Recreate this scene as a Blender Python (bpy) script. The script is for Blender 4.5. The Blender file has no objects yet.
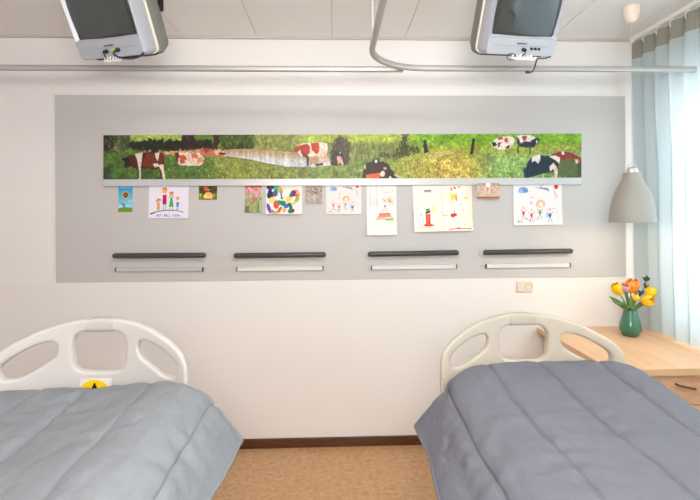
import bpy, bmesh, math, random
import numpy as np
from mathutils import Vector, Matrix, noise

random.seed(7)
rng = np.random.default_rng(11)
SC = bpy.context.scene
COL = SC.collection
PI = math.pi

# ------------------------------------------------------------------ camera
FPX = 467.0
YAW = math.radians(1.96)
ROLL = math.radians(-0.35)
EYE = 1.49
HOR = 212.0
DW = 2.98                      # distance of the back wall
CEIL = 2.60

cam = bpy.data.cameras.new('camera')
cam.sensor_width = 36.0
cam.lens = FPX / 700 * 36.0
cam.shift_y = -(250 - HOR) / 700
cam.clip_start = 0.02
camo = bpy.data.objects.new('camera', cam)
COL.objects.link(camo)
camo.matrix_world = (Matrix.Translation((0, 0, EYE)) @ Matrix.Rotation(-YAW, 4, 'Z')
                     @ Matrix.Rotation(PI / 2, 4, 'X') @ Matrix.Rotation(ROLL, 4, 'Z'))
SC.camera = camo


def at(px, py, Y):
    """world point seen at a photograph pixel, at distance Y from the lens plane of the room"""
    u, v = (px - 350) / FPX, (HOR - py) / FPX
    c, s = math.cos(ROLL), math.sin(ROLL)
    u, v = c * u - s * v, s * u + c * v
    dx = u * math.cos(YAW) + math.sin(YAW)
    dy = -u * math.sin(YAW) + math.cos(YAW)
    t = Y / dy
    return Vector((dx * t, Y, EYE + v * t))


# ------------------------------------------------------------------ materials
def lin(c):
    c = np.asarray(c, float)
    if c.max() > 1.0:
        c = c / 255.0
    return np.where(c <= 0.04045, c / 12.92, ((c + 0.055) / 1.055) ** 2.4)


def mat(name, col, rough=0.6, metal=0.0, bump=0.0, bscale=200.0, var=0.0, vscale=8.0, spec=0.5, coat=0.0):
    m = bpy.data.materials.new(name)
    m.use_nodes = True
    nt = m.node_tree
    b = nt.nodes['Principled BSDF']
    L = [float(x) for x in lin(col)] + [1.0]
    b.inputs['Base Color'].default_value = L
    b.inputs['Roughness'].default_value = rough
    b.inputs['Metallic'].default_value = metal
    b.inputs['Specular IOR Level'].default_value = spec
    b.inputs['Coat Weight'].default_value = coat
    tc = nt.nodes.new('ShaderNodeTexCoord')
    if bump > 0:
        n = nt.nodes.new('ShaderNodeTexNoise')
        n.inputs['Scale'].default_value = bscale
        n.inputs['Detail'].default_value = 3
        nt.links.new(tc.outputs['Object'], n.inputs['Vector'])
        bp = nt.nodes.new('ShaderNodeBump')
        bp.inputs['Strength'].default_value = bump
        bp.inputs['Distance'].default_value = 0.002
        nt.links.new(n.outputs['Fac'], bp.inputs['Height'])
        nt.links.new(bp.outputs['Normal'], b.inputs['Normal'])
    if var > 0:
        n = nt.nodes.new('ShaderNodeTexNoise')
        n.inputs['Scale'].default_value = vscale
        n.inputs['Detail'].default_value = 4
        nt.links.new(tc.outputs['Object'], n.inputs['Vector'])
        mx = nt.nodes.new('ShaderNodeMix')
        mx.data_type = 'RGBA'
        mx.inputs[6].default_value = [max(0, x * (1 - var)) for x in L[:3]] + [1]
        mx.inputs[7].default_value = [min(1, x * (1 + var)) for x in L[:3]] + [1]
        nt.links.new(n.outputs['Fac'], mx.inputs[0])
        nt.links.new(mx.outputs[2], b.inputs['Base Color'])
    return m


def ramp_mat(name, stops, scale, stretch=(1, 1, 1), rough=0.5, detail=5, distortion=0.0, bump=0.0, coat=0.0):
    m = bpy.data.materials.new(name)
    m.use_nodes = True
    nt = m.node_tree
    b = nt.nodes['Principled BSDF']
    tc = nt.nodes.new('ShaderNodeTexCoord')
    mp = nt.nodes.new('ShaderNodeMapping')
    mp.inputs['Scale'].default_value = stretch
    nt.links.new(tc.outputs['Object'], mp.inputs['Vector'])
    n = nt.nodes.new('ShaderNodeTexNoise')
    n.inputs['Scale'].default_value = scale
    n.inputs['Detail'].default_value = detail
    n.inputs['Distortion'].default_value = distortion
    nt.links.new(mp.outputs['Vector'], n.inputs['Vector'])
    r = nt.nodes.new('ShaderNodeValToRGB')
    els = r.color_ramp.elements
    els[0].position, els[1].position = stops[0][0], stops[-1][0]
    els[0].color = [*map(float, lin(stops[0][1])), 1]
    els[1].color = [*map(float, lin(stops[-1][1])), 1]
    for p, c in stops[1:-1]:
        e = els.new(p)
        e.color = [*map(float, lin(c)), 1]
    nt.links.new(n.outputs['Fac'], r.inputs['Fac'])
    nt.links.new(r.outputs['Color'], b.inputs['Base Color'])
    b.inputs['Roughness'].default_value = rough
    b.inputs['Coat Weight'].default_value = coat
    if bump:
        bp = nt.nodes.new('ShaderNodeBump')
        bp.inputs['Strength'].default_value = bump
        bp.inputs['Distance'].default_value = 0.002
        nt.links.new(n.outputs['Fac'], bp.inputs['Height'])
        nt.links.new(bp.outputs['Normal'], b.inputs['Normal'])
    return m


def print_mat(name, rough=0.55):
    m = bpy.data.materials.new(name)
    m.use_nodes = True
    nt = m.node_tree
    b = nt.nodes['Principled BSDF']
    a = nt.nodes.new('ShaderNodeVertexColor')
    a.layer_name = 'print'
    nt.links.new(a.outputs['Color'], b.inputs['Base Color'])
    b.inputs['Roughness'].default_value = rough
    b.inputs['Specular IOR Level'].default_value = 0.3
    return m


def fabric_curtain(name, col, trans, thru=0.0):
    m = bpy.data.materials.new(name)
    m.use_nodes = True
    nt = m.node_tree
    nt.nodes.remove(nt.nodes['Principled BSDF'])
    out = nt.nodes['Material Output']
    L = [*map(float, lin(col)), 1]
    d = nt.nodes.new('ShaderNodeBsdfDiffuse')
    d.inputs['Color'].default_value = L
    t = nt.nodes.new('ShaderNodeBsdfTranslucent')
    t.inputs['Color'].default_value = L
    mx = nt.nodes.new('ShaderNodeMixShader')
    mx.inputs[0].default_value = trans
    nt.links.new(d.outputs[0], mx.inputs[1])
    nt.links.new(t.outputs[0], mx.inputs[2])
    last = mx
    if thru:
        tr = nt.nodes.new('ShaderNodeBsdfTransparent')
        tr.inputs['Color'].default_value = [0.9, 0.96, 1.0, 1]
        m2 = nt.nodes.new('ShaderNodeMixShader')
        m2.inputs[0].default_value = thru
        nt.links.new(mx.outputs[0], m2.inputs[1])
        nt.links.new(tr.outputs[0], m2.inputs[2])
        last = m2
    tc = nt.nodes.new('ShaderNodeTexCoord')
    w = nt.nodes.new('ShaderNodeTexNoise')
    w.inputs['Scale'].default_value = 60
    nt.links.new(tc.outputs['Object'], w.inputs['Vector'])
    bp = nt.nodes.new('ShaderNodeBump')
    bp.inputs['Strength'].default_value = 0.15
    bp.inputs['Distance'].default_value = 0.002
    nt.links.new(w.outputs['Fac'], bp.inputs['Height'])
    nt.links.new(bp.outputs['Normal'], d.inputs['Normal'])
    nt.links.new(last.outputs[0], out.inputs['Surface'])
    return m


M = {}
M['wall'] = mat('wall paint', (237, 234, 231), 0.75, bump=0.12, bscale=120)
M['dado'] = mat('washable wall paint', (236, 232, 228), 0.6, bump=0.08, bscale=120)
M['panel'] = mat('grey panel laminate', (197, 194, 191), 0.55, bump=0.04, bscale=300)
M['ceiling'] = mat('ceiling board', (238, 234, 231), 0.9, bump=0.25, bscale=350, var=0.02, vscale=60)
M['joint'] = mat('ceiling joint', (206, 199, 194), 0.9)
M['cornice'] = mat('cornice profile', (200, 190, 180), 0.6)
M['floor'] = ramp_mat('marbled linoleum', [(0.2, (164, 122, 84)), (0.45, (190, 148, 106)), (0.58, (198, 156, 114)), (0.8, (210, 170, 130))],
                      34, (1, 1.25, 1), 0.45, 12, 0.7, 0.05)
M['skirt'] = ramp_mat('dark stained wood', [(0.3, (70, 38, 20)), (0.7, (98, 58, 32))], 14, (0.6, 8, 8), 0.4)
M['beech'] = ramp_mat('pale beech laminate', [(0.2, (214, 166, 124)), (0.5, (226, 182, 142)), (0.8, (234, 194, 156))], 5, (14, 0.7, 5), 0.38, 6, 0.4)
M['beech_edge'] = mat('beech edging', (206, 172, 128), 0.5, var=0.05, vscale=20)
M['headw'] = mat('white moulded plastic', (209, 204, 199), 0.42, bump=0.03, bscale=500)
M['head'] = mat('ivory moulded plastic', (198, 188, 171), 0.42, bump=0.03, bscale=500)
M['cap'] = mat('ivory cap plastic', (190, 181, 166), 0.35)
M['capw'] = mat('white cap plastic', (198, 194, 190), 0.35)
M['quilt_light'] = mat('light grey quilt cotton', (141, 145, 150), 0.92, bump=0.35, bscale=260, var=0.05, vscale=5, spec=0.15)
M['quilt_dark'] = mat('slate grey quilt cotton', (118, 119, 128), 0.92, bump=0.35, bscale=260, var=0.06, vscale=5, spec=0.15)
M['mattress'] = mat('mattress cover', (205, 210, 214), 0.8)
M['bedmetal'] = mat('powder coated steel', (214, 210, 202), 0.4, metal=0.1)
M['rubber'] = mat('castor rubber', (60, 60, 62), 0.7)
M['silver'] = mat('silver plastic', (166, 169, 176), 0.35, metal=0.2, bump=0.02, bscale=800)
M['band'] = mat('cream bracket band', (226, 219, 204), 0.45)
M['rear'] = mat('grey rear shell', (112, 112, 106), 0.55)
M['screen'] = mat('dark tube glass', (46, 52, 52), 0.08, spec=0.7, coat=0.6)
M['black'] = mat('black plastic', (22, 22, 24), 0.4)
M['bar'] = mat('charcoal rubber bar', (66, 65, 66), 0.38, bump=0.05, bscale=400)
M['bracket'] = mat('black steel', (30, 30, 32), 0.4, metal=0.5)
M['alu'] = mat('anodised aluminium', (200, 199, 197), 0.38, metal=0.4)
M['track'] = mat('satin aluminium track', (184, 181, 178), 0.42, metal=0.5)
M['strip'] = mat('off white strip', (222, 218, 213), 0.45)
M['white'] = mat('white plastic', (240, 238, 234), 0.35)
M['ivory'] = mat('warm white plastic', (226, 211, 193), 0.35)
M['cream'] = mat('cream plastic', (236, 222, 206), 0.5)
M['bluecable'] = mat('dark blue cable', (38, 44, 66), 0.45)
M['yellowplug'] = mat('yellow plug', (206, 190, 70), 0.5)
M['shade'] = mat('grey lacquered shade', (158, 155, 146), 0.5)
M['shade_in'] = mat('white shade lining', (236, 232, 224), 0.6)
M['vase'] = mat('green glazed ceramic', (52, 110, 84), 0.2, var=0.18, vscale=9, coat=0.5)
M['stem'] = mat('tulip stem', (96, 132, 62), 0.55)
M['leaf'] = mat('tulip leaf', (88, 118, 58), 0.5, var=0.2, vscale=30)
M['sprig'] = mat('dark green leaf', (48, 72, 56), 0.5)
M['yellow'] = mat('yellow petal', (252, 196, 14), 0.5, var=0.12, vscale=40)
M['orange'] = ramp_mat('orange flamed petal', [(0.3, (226, 62, 24)), (0.5, (246, 128, 26)), (0.7, (252, 188, 40))], 28, (1, 1, 1), 0.5)
M['pink'] = mat('pink petal', (214, 156, 178), 0.55, var=0.1, vscale=40)
M['curtain'] = fabric_curtain('pale teal sheer', (206, 217, 219), 0.5, 0.10)
M['heading'] = fabric_curtain('curtain heading', (160, 158, 146), 0.3)
M['sticker'] = mat('white label', (236, 232, 228), 0.4)
M['syellow'] = mat('yellow label print', (250, 208, 10), 0.4)
M['paper'] = mat('paper back', (238, 234, 228), 0.7)
M['board'] = mat('board edge', (226, 226, 222), 0.5)
M['frame'] = mat('white window frame', (232, 234, 236), 0.35)
M['sill'] = mat('window sill stone', (206, 206, 204), 0.35)
M['dark'] = mat('dark handle', (92, 76, 60), 0.5)
M['print'] = print_mat('printed card')
M['photo'] = print_mat('photo print', 0.4)
gl = bpy.data.materials.new('window glass')
gl.use_nodes = True
_nt = gl.node_tree
_nt.nodes.remove(_nt.nodes['Principled BSDF'])
_t = _nt.nodes.new('ShaderNodeBsdfTransparent')
_t.inputs[0].default_value = (0.93, 0.96, 0.97, 1)
_g = _nt.nodes.new('ShaderNodeBsdfGlossy')
_g.inputs['Roughness'].default_value = 0.02
_x = _nt.nodes.new('ShaderNodeMixShader')
_x.inputs[0].default_value = 0.06
_nt.links.new(_t.outputs[0], _x.inputs[1])
_nt.links.new(_g.outputs[0], _x.inputs[2])
_nt.links.new(_x.outputs[0], _nt.nodes['Material Output'].inputs['Surface'])
M['glass'] = gl


# ------------------------------------------------------------------ mesh helpers
def link(o, parent=None):
    COL.objects.link(o)
    if parent:
        o.parent = parent
    return o


def obj(name, bm, m, parent=None, smooth=True, bevel=0.0, seg=2, angle=40):
    me = bpy.data.meshes.new(name)
    bmesh.ops.recalc_face_normals(bm, faces=bm.faces)
    bm.to_mesh(me)
    bm.free()
    for mm in (m if isinstance(m, (list, tuple)) else [m]):
        me.materials.append(mm)
    o = bpy.data.objects.new(name, me)
    link(o, parent)
    if smooth:
        for p in me.polygons:
            p.use_smooth = True
        me.set_sharp_from_angle(angle=math.radians(angle))
    if bevel > 0:
        b = o.modifiers.new('bevel', 'BEVEL')
        b.width = bevel
        b.segments = seg
        b.limit_method = 'ANGLE'
        b.angle_limit = math.radians(40)
    return o


def tag(o, label=None, cat=None, group=None, kind=None):
    if label:
        o['label'] = label
    if cat:
        o['category'] = cat
    if group:
        o['group'] = group
    if kind:
        o['kind'] = kind
    return o


def thing(name, label, cat, loc=(0, 0, 0), rz=0.0, group=None):
    o = bpy.data.objects.new(name, None)
    o.empty_display_size = 0.1
    link(o)
    o.location = loc
    o.rotation_euler = (0, 0, rz)
    return tag(o, label, cat, group)


def add_box(bm, x0, x1, y0, y1, z0, z1, mtx=None):
    vs = [bm.verts.new((x, y, z)) for x in (x0, x1) for y in (y0, y1) for z in (z0, z1)]
    if mtx:
        for v in vs:
            v.co = mtx @ v.co
    for f in ((0, 1, 3, 2), (4, 6, 7, 5), (0, 4, 5, 1), (2, 3, 7, 6), (0, 2, 6, 4), (1, 5, 7, 3)):
        bm.faces.new([vs[i] for i in f])
    return bm


def box(x0, x1, y0, y1, z0, z1):
    return add_box(bmesh.new(), x0, x1, y0, y1, z0, z1)


def add_tube(bm, pts, r, n=10, caps=True, radii=None):
    pts = [Vector(p) for p in pts]
    rings = []
    up = None
    for i, p in enumerate(pts):
        a = pts[max(i - 1, 0)]
        b = pts[min(i + 1, len(pts) - 1)]
        t = (b - a).normalized()
        if up is None:
            up = Vector((0, 0, 1)) if abs(t.z) < 0.9 else Vector((1, 0, 0))
        s = t.cross(up)
        if s.length < 1e-5:
            s = t.cross(Vector((1, 0.3, 0)))
        s.normalize()
        up = s.cross(t).normalized()
        rr = radii[i] if radii else r
        rings.append([bm.verts.new(p + (s * math.cos(k * 2 * PI / n) + up * math.sin(k * 2 * PI / n)) * rr) for k in range(n)])
    for a, b in zip(rings, rings[1:]):
        for k in range(n):
            bm.faces.new((a[k], a[(k + 1) % n], b[(k + 1) % n], b[k]))
    if caps:
        bm.faces.new(rings[0])
        bm.faces.new(rings[-1][::-1])
    return bm


def tube(pts, r, n=10, radii=None):
    return add_tube(bmesh.new(), pts, r, n, True, radii)


def add_lathe(bm, prof, n=32, origin=(0, 0, 0), close=False):
    ox, oy, oz = origin
    rings = []
    for r, z in prof:
        if r < 1e-6:
            rings.append([bm.verts.new((ox, oy, oz + z))])
        else:
            rings.append([bm.verts.new((ox + r * math.cos(k * 2 * PI / n), oy + r * math.sin(k * 2 * PI / n), oz + z)) for k in range(n)])
    for a, b in zip(rings, rings[1:]):
        for k in range(n):
            k2 = (k + 1) % n
            if len(a) == 1 and len(b) == 1:
                continue
            if len(a) == 1:
                bm.faces.new((a[0], b[k2], b[k]))
            elif len(b) == 1:
                bm.faces.new((a[k], a[k2], b[0]))
            else:
                bm.faces.new((a[k], a[k2], b[k2], b[k]))
    return bm


def lathe(prof, n=32, origin=(0, 0, 0)):
    return add_lathe(bmesh.new(), prof, n, origin)


def rrect(hw, z0, z1, r, y, k=5):
    """rounded rectangle loop in the XZ plane at depth y"""
    pts = []
    for cx, cz, a0 in ((hw - r, z1 - r, 0), (-hw + r, z1 - r, PI / 2), (-hw + r, z0 + r, PI), (hw - r, z0 + r, 1.5 * PI)):
        for i in range(k + 1):
            a = a0 + (PI / 2) * i / k
            pts.append(Vector((cx + r * math.cos(a), y, cz + r * math.sin(a))))
    return pts


def loft(loops, cap0=False, cap1=False):
    bm = bmesh.new()
    rr = [[bm.verts.new(p) for p in lp] for lp in loops]
    n = len(rr[0])
    for a, b in zip(rr, rr[1:]):
        for k in range(n):
            bm.faces.new((a[k], a[(k + 1) % n], b[(k + 1) % n], b[k]))
    if cap0:
        bm.faces.new(rr[0])
    if cap1:
        bm.faces.new(rr[-1][::-1])
    return bm


def smoothstep(a, b, x):
    t = min(1, max(0, (x - a) / (b - a)))
    return t * t * (3 - 2 * t)


def interp(pts, n, passes=2):
    """resample a polyline (list of tuples) evenly with light smoothing"""
    P = np.array(pts, float)
    d = np.r_[0, np.cumsum(np.linalg.norm(np.diff(P, axis=0), axis=1))]
    t = np.linspace(0, d[-1], n)
    Q = np.stack([np.interp(t, d, P[:, i]) for i in range(P.shape[1])], 1)
    for _ in range(passes):
        Q[1:-1] = 0.25 * Q[:-2] + 0.5 * Q[1:-1] + 0.25 * Q[2:]
    return Q


# ------------------------------------------------------------------ flat print painter (prints and drawings are flat in the room)
class Paint:
    def __init__(s, x0, y0, x1, y1, S, bg):
        s.x0, s.y0, s.x1, s.y1, s.S = x0, y0, x1, y1, S
        s.w, s.h = int(round((x1 - x0) * S)), int(round((y1 - y0) * S))
        s.X, s.Y = np.meshgrid(x0 + (np.arange(s.w) + 0.5) / S, y0 + (np.arange(s.h) + 0.5) / S)
        s.a = np.zeros((s.h, s.w, 3)) + np.array(bg, float)

    def put(s, mask, col, k=1.0):
        s.a[mask] = s.a[mask] * (1 - k) + np.array(col, float) * k

    def poly(s, pts, col, k=1.0, jit=0.0):
        X, Y = s.X, s.Y
        if jit:
            X = X + s.noise(2.0) * jit
            Y = Y + s.noise(2.0) * jit
        m = np.zeros(X.shape, bool)
        n = len(pts)
        for i in range(n):
            (xa, ya), (xb, yb) = pts[i], pts[(i + 1) % n]
            if ya == yb:
                continue
            c = (Y >= min(ya, yb)) & (Y < max(ya, yb)) & (X < xa + (Y - ya) * (xb - xa) / (yb - ya))
            m ^= c
        s.put(m, col, k)

    def mask(s, pts):
        sv = s.a
        s.a = np.zeros_like(sv)
        s.poly(pts, (1, 1, 1))
        m = s.a[..., 0] > .5
        s.a = sv
        return m

    def rect(s, xa, ya, xb, yb, col, k=1.0, jit=0.0):
        s.poly([(xa, ya), (xb, ya), (xb, yb), (xa, yb)], col, k, jit)

    def ell(s, cx, cy, rx, ry, col, k=1.0, rot=0.0):
        dx, dy = s.X - cx, s.Y - cy
        c, q = math.cos(rot), math.sin(rot)
        u, v = dx * c + dy * q, -dx * q + dy * c
        s.put((u / rx) ** 2 + (v / ry) ** 2 < 1, col, k)

    def line(s, pts, w, col, k=1.0):
        for (xa, ya), (xb, yb) in zip(pts, pts[1:]):
            dx, dy = xb - xa, yb - ya
            L2 = dx * dx + dy * dy + 1e-9
            t = np.clip(((s.X - xa) * dx + (s.Y - ya) * dy) / L2, 0, 1)
            s.put((s.X - xa - t * dx) ** 2 + (s.Y - ya - t * dy) ** 2 < (w / 2) ** 2, col, k)

    def noise(s, cell):
        gh, gw = int(s.h / (cell * s.S)) + 3, int(s.w / (cell * s.S)) + 3
        g = rng.standard_normal((gh, gw))
        yy = np.linspace(0, gh - 1.01, s.h)
        xx = np.linspace(0, gw - 1.01, s.w)
        yi, xi = yy.astype(int), xx.astype(int)
        fy, fx = (yy - yi)[:, None], (xx - xi)[None, :]
        return ((g[yi][:, xi] * (1 - fx) + g[yi][:, xi + 1] * fx) * (1 - fy)
                + (g[yi + 1][:, xi] * (1 - fx) + g[yi + 1][:, xi + 1] * fx) * fy)

    def grain(s, amp, cells=(1.2, 3, 8)):
        f = sum(s.noise(c) for c in cells) / math.sqrt(len(cells))
        s.a *= np.clip(1 + amp * f, 0.45, 1.7)[..., None]
        s.a *= 1 + 0.15 * amp * np.stack([s.noise(2.5) for _ in range(3)], -1)

    def text(s, x, y, word, cw, ch, col, w):
        G = {'G': [(4, 0), (1, 0), (0, 1), (0, 3), (1, 4), (3, 4), (4, 3), (4, 2), (2, 2)], 'E': [(4, 0), (0, 0), (0, 2), (3, 2), (0, 2), (0, 4), (4, 4)],
             'T': [(0, 0), (4, 0), (2, 0), (2, 4)], 'W': [(0, 0), (1, 4), (2, 1), (3, 4), (4, 0)], 'L': [(0, 0), (0, 4), (4, 4)],
             'S': [(4, 0), (1, 0), (0, 1), (4, 3), (3, 4), (0, 4)], 'O': [(1, 0), (3, 0), (4, 1), (4, 3), (3, 4), (1, 4), (0, 3), (0, 1), (1, 0)],
             'N': [(0, 4), (0, 0), (4, 4), (4, 0)]}
        for c in word:
            if c in G:
                s.line([(x + a * cw * 0.17, y + b * ch * 0.25) for a, b in G[c]], w, col)
            x += cw

    def grid(s, R):
        """average the canvas down to R texels per pixel"""
        k = max(1, int(round(s.S / R)))
        h, w = s.h // k, s.w // k
        return s.a[:h * k, :w * k].reshape(h, k, w, k, 3).mean((1, 3))


def sheet(name, paint, R, corners, Y, thick, m, back, parent=None, curl=0.0, side_curl=0.0):
    """a flat print: a fine grid with the printed colours on its front, real thickness behind"""
    C = np.clip(paint.grid(R), 0, 255)
    h, w = C.shape[:2]
    tl, tr, br, bl = [np.array(at(px, py, Y)) for px, py in corners]
    u = np.linspace(0, 1, w)[None, :, None]
    v = np.linspace(0, 1, h)[:, None, None]
    cs = [np.array(q, float) for q in corners]
    Q = (cs[0] * (1 - u) + cs[1] * u) * (1 - v) + (cs[3] * (1 - u) + cs[2] * u) * v
    a_, b_ = (Q[..., 0] - 350) / FPX, (HOR - Q[..., 1]) / FPX
    a_, b_ = math.cos(ROLL) * a_ - math.sin(ROLL) * b_, math.sin(ROLL) * a_ + math.cos(ROLL) * b_
    t_ = Y / (-a_ * math.sin(YAW) + math.cos(YAW))
    P = np.stack([(a_ * math.cos(YAW) + math.sin(YAW)) * t_, np.full_like(t_, Y), EYE + b_ * t_], -1)
    off = -curl * v[..., 0] ** 2 * np.ones((1, w)) - side_curl * (2 * u[..., 0] - 1) ** 2 * np.ones((h, 1))
    P[..., 1] = Y + off
    B = P.copy()
    B[..., 1] += thick
    idx = np.arange(h * w).reshape(h, w)
    q = np.stack([idx[:-1, :-1], idx[1:, :-1], idx[1:, 1:], idx[:-1, 1:]], -1).reshape(-1, 4)
    # back: outline ring copy
    ring = np.r_[idx[0, :-1], idx[:-1, -1], idx[-1, :0:-1], idx[:0:-1, 0]]
    nb = h * w
    Bv = np.concatenate([P.reshape(-1, 3), B.reshape(-1, 3)[ring]])
    n = len(ring)
    side = [[int(ring[i]), int(ring[(i + 1) % n]), nb + (i + 1) % n, nb + i] for i in range(n)]
    rowsback = []
    # back strips between left and right edge vertices
    pos = {int(r): nb + i for i, r in enumerate(ring)}
    for j in range(h - 1):
        rowsback.append([pos[int(idx[j, 0])], pos[int(idx[j, -1])], pos[int(idx[j + 1, -1])], pos[int(idx[j + 1, 0])]])
    me = bpy.data.meshes.new(name)
    me.from_pydata(Bv.tolist(), [], q.tolist() + side + rowsback)
    me.materials.append(m)
    me.materials.append(back)
    mi = np.r_[np.zeros(len(q), int), np.ones(len(side) + len(rowsback), int)]
    me.polygons.foreach_set('material_index', mi.astype('i4'))
    at_ = me.attributes.new('print', 'FLOAT_COLOR', 'POINT')
    cols = np.ones((len(Bv), 4))
    L = lin(C.reshape(-1, 3) / 255.0)
    cols[:nb, :3] = L
    cols[nb:, :3] = L[ring]
    at_.data.foreach_set('color', cols.astype('f4').ravel())
    me.update()
    o = bpy.data.objects.new(name, me)
    return link(o, parent)


# ================================================================== THE ROOM
XL, XR, YB = -3.1, 2.07, -2.7
S_ = lambda o: tag(o, kind='structure')
S_(obj('floor', box(XL, XR, YB, DW, -0.05, 0), M['floor'], smooth=False))
# back wall, painted upper part with a slightly proud washable lower part
bm = box(XL - .1, XR + .1, DW, DW + .12, -0.05, CEIL + .05)
S_(obj('wall_back', bm, M['wall'], smooth=False))
S_(obj('trim_3', box(XL, XR, DW - .003, DW, 0.0, 1.06), M['dado'], smooth=False))
S_(obj('wall_left', box(XL - .1, XL, YB, DW, -0.05, CEIL + .05), M['wall'], smooth=False))
S_(obj('wall_front', box(XL - .1, XR + .1, YB - .1, YB, -0.05, CEIL + .05), M['wall'], smooth=False))
# right wall with a window opening
WY0, WY1, WZ0, WZ1 = -0.4, 2.70, 0.80, 2.24
bm = bmesh.new()
add_box(bm, XR, XR + .15, YB, WY0, -0.05, CEIL + .05)
add_box(bm, XR, XR + .15, WY1, DW, -0.05, CEIL + .05)
add_box(bm, XR, XR + .15, WY0, WY1, -0.05, WZ0)
add_box(bm, XR, XR + .15, WY0, WY1, WZ1, CEIL + .05)
S_(obj('wall_right', bm, M['wall'], smooth=False))
win = bpy.data.objects.new('window_1', None)
link(win)
win.location = (XR + .1, (WY0 + WY1) / 2, WZ0)
S_(win)
wl, wh = WY1 - WY0, WZ1 - WZ0
bm = bmesh.new()
for a in (-wl / 2, -wl / 6 - .03, wl / 6 - .03, wl / 2 - .06):
    add_box(bm, -.03, .03, a, a + .06, 0, wh)
add_box(bm, -.03, .03, -wl / 2, wl / 2, 0, .06)
add_box(bm, -.03, .03, -wl / 2, wl / 2, wh - .06, wh)
obj('window_frame', bm, M['frame'], win, smooth=False)
obj('window_pane', box(-.004, .004, -wl / 2 + .03, wl / 2 - .03, .03, wh - .03), M['glass'], win, smooth=False)
obj('window_sill', box(-.115, -.03, -wl / 2, wl / 2, -.02, .0), M['sill'], win, smooth=False)

# ceiling boards with open joints
bm = bmesh.new()
edges = [XL] + [at(334 + (px - 334), 38, DW).x for px in ()]
jx = [-2.81, -2.345, -1.88, -1.41, -.95, -.478, -.006, .457, .925, 1.39, 1.825]
xs = [XL] + jx + [XR]
for a, b in zip(xs, xs[1:]):
    add_box(bm, a + .0025, b - .0025, YB, DW, CEIL, CEIL + .02)
S_(obj('ceiling', bm, M['ceiling'], smooth=False))
S_(obj('trim_1', box(XL, XR, YB, DW, CEIL + .005, CEIL + .03), M['joint'], smooth=False))
bm = box(XL, XR, DW - .02, DW, CEIL - .012, CEIL)
S_(obj('trim_2', bm, M['cornice'], smooth=False))
S_(obj('baseboard_back', box(XL, XR, DW - .018, DW - .003, 0.0, .060), M['skirt'], bevel=.004))

# ================================================================== GREY PANEL, PANORAMA, RAIL, CARDS
PY = DW - .008
a = at(54.7, 96.5, PY)
b = at(626.2, 276.3, PY)
o = obj('wall_panel', box(a.x, b.x, PY, DW, 1.060, 2.232), M['panel'], smooth=False, bevel=.001)
tag(o, 'long pale grey panel on the white wall behind both beds', 'wall panel')

RND = 1.9 / 479.0
pt = Paint(103.4, 135.2, 581.6, 179.4, 6, (120, 138, 62))
X, Y = pt.X, pt.Y
# meadow zones
def blend(m, col):
    m = np.clip(m, 0, 1)[..., None]
    pt.a = pt.a * (1 - m) + np.array(col, float) * m
bx = lambda c, w: np.clip(1 - np.abs(X - c) / w, 0, 1)
blend((X < 215) * 1.0, (86, 112, 48))
blend(np.clip((175 - X) / 30, 0, 1) * np.clip((Y - 150) / 10, 0, 1) * .6, (70, 100, 38))
blend(np.clip((X - 200) / 40, 0, 1) * np.clip((330 - X) / 60, 0, 1), (134, 140, 66))
blend(np.clip((X - 385) / 30, 0, 1), (150, 160, 62))
blend(bx(450, 60) * np.clip((Y - 153) / 10, 0, 1), (196, 168, 84))
blend(np.clip((X - 470) / 25, 0, 1) * np.clip((Y - 150) / 10, 0, 1), (134, 164, 92))
blend(np.clip((X - 535) / 30, 0, 1) * np.clip((Y - 150) / 10, 0, 1), (112, 146, 80))
blend(np.clip((X - 395) / 25, 0, 1) * np.clip((150 - Y) / 8, 0, 1), (120, 166, 44))
blend(np.clip((X - 296) / 15, 0, 1) * np.clip((420 - X) / 30, 0, 1) * np.clip((146 - Y) / 5, 0, 1), (168, 184, 66))
# left bushes, bright strip, shade and trunks
pt.rect(128, 134, 182, 141.5, (158, 176, 72), jit=1.0)
pt.poly([(103, 134), (131, 134), (128, 148), (112, 153), (103, 154)], (74, 84, 48), jit=1.5)
pt.rect(103, 134, 113, 150, (38, 44, 28), jit=1.2)
pt.poly([(112, 150), (119, 140), (121, 143), (117, 152)], (172, 150, 104), .7, jit=1)
pt.poly([(127, 143), (150, 140), (180, 140), (200, 137), (214, 140), (215, 150), (180, 152), (140, 151), (128, 148)], (42, 42, 30), jit=1.6)
pt.rect(103, 166, 112, 180, (44, 64, 30), .8, jit=1.5)
pt.rect(182, 134, 195, 152.5, (58, 36, 36), jit=.6)
pt.rect(186.5, 134, 189, 152, (70, 60, 60), .6)
pt.rect(195, 134, 213, 140, (90, 120, 46), jit=1)
pt.poly([(212, 134), (227, 134), (222, 139), (217, 149), (211, 149), (214, 140)], (62, 42, 36), jit=.6)
pt.poly([(219, 139), (228, 134), (256, 134), (257, 149), (240, 151), (222, 149)], (74, 96, 36), jit=1.8)
pt.poly([(222, 144), (245, 142), (256, 145), (250, 151), (225, 150)], (44, 56, 28), .8, jit=1.5)
pt.poly([(254, 134), (300, 134), (300, 153), (275, 151), (254, 150)], (140, 146, 74), jit=1.2)
for _ in range(140):
    x = random.uniform(254, 300); y = random.uniform(136, 152)
    pt.line([(x, y), (x + random.uniform(-.6, .6), y - random.uniform(3, 7))], .5, random.choice([(170, 168, 96), (108, 118, 58), (154, 150, 80)]), .8)
# path
pt.poly([(135, 153), (165, 151.5), (200, 150), (224, 153), (222, 156), (180, 155), (140, 156)], (196, 146, 106), .9, jit=.6)
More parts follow.
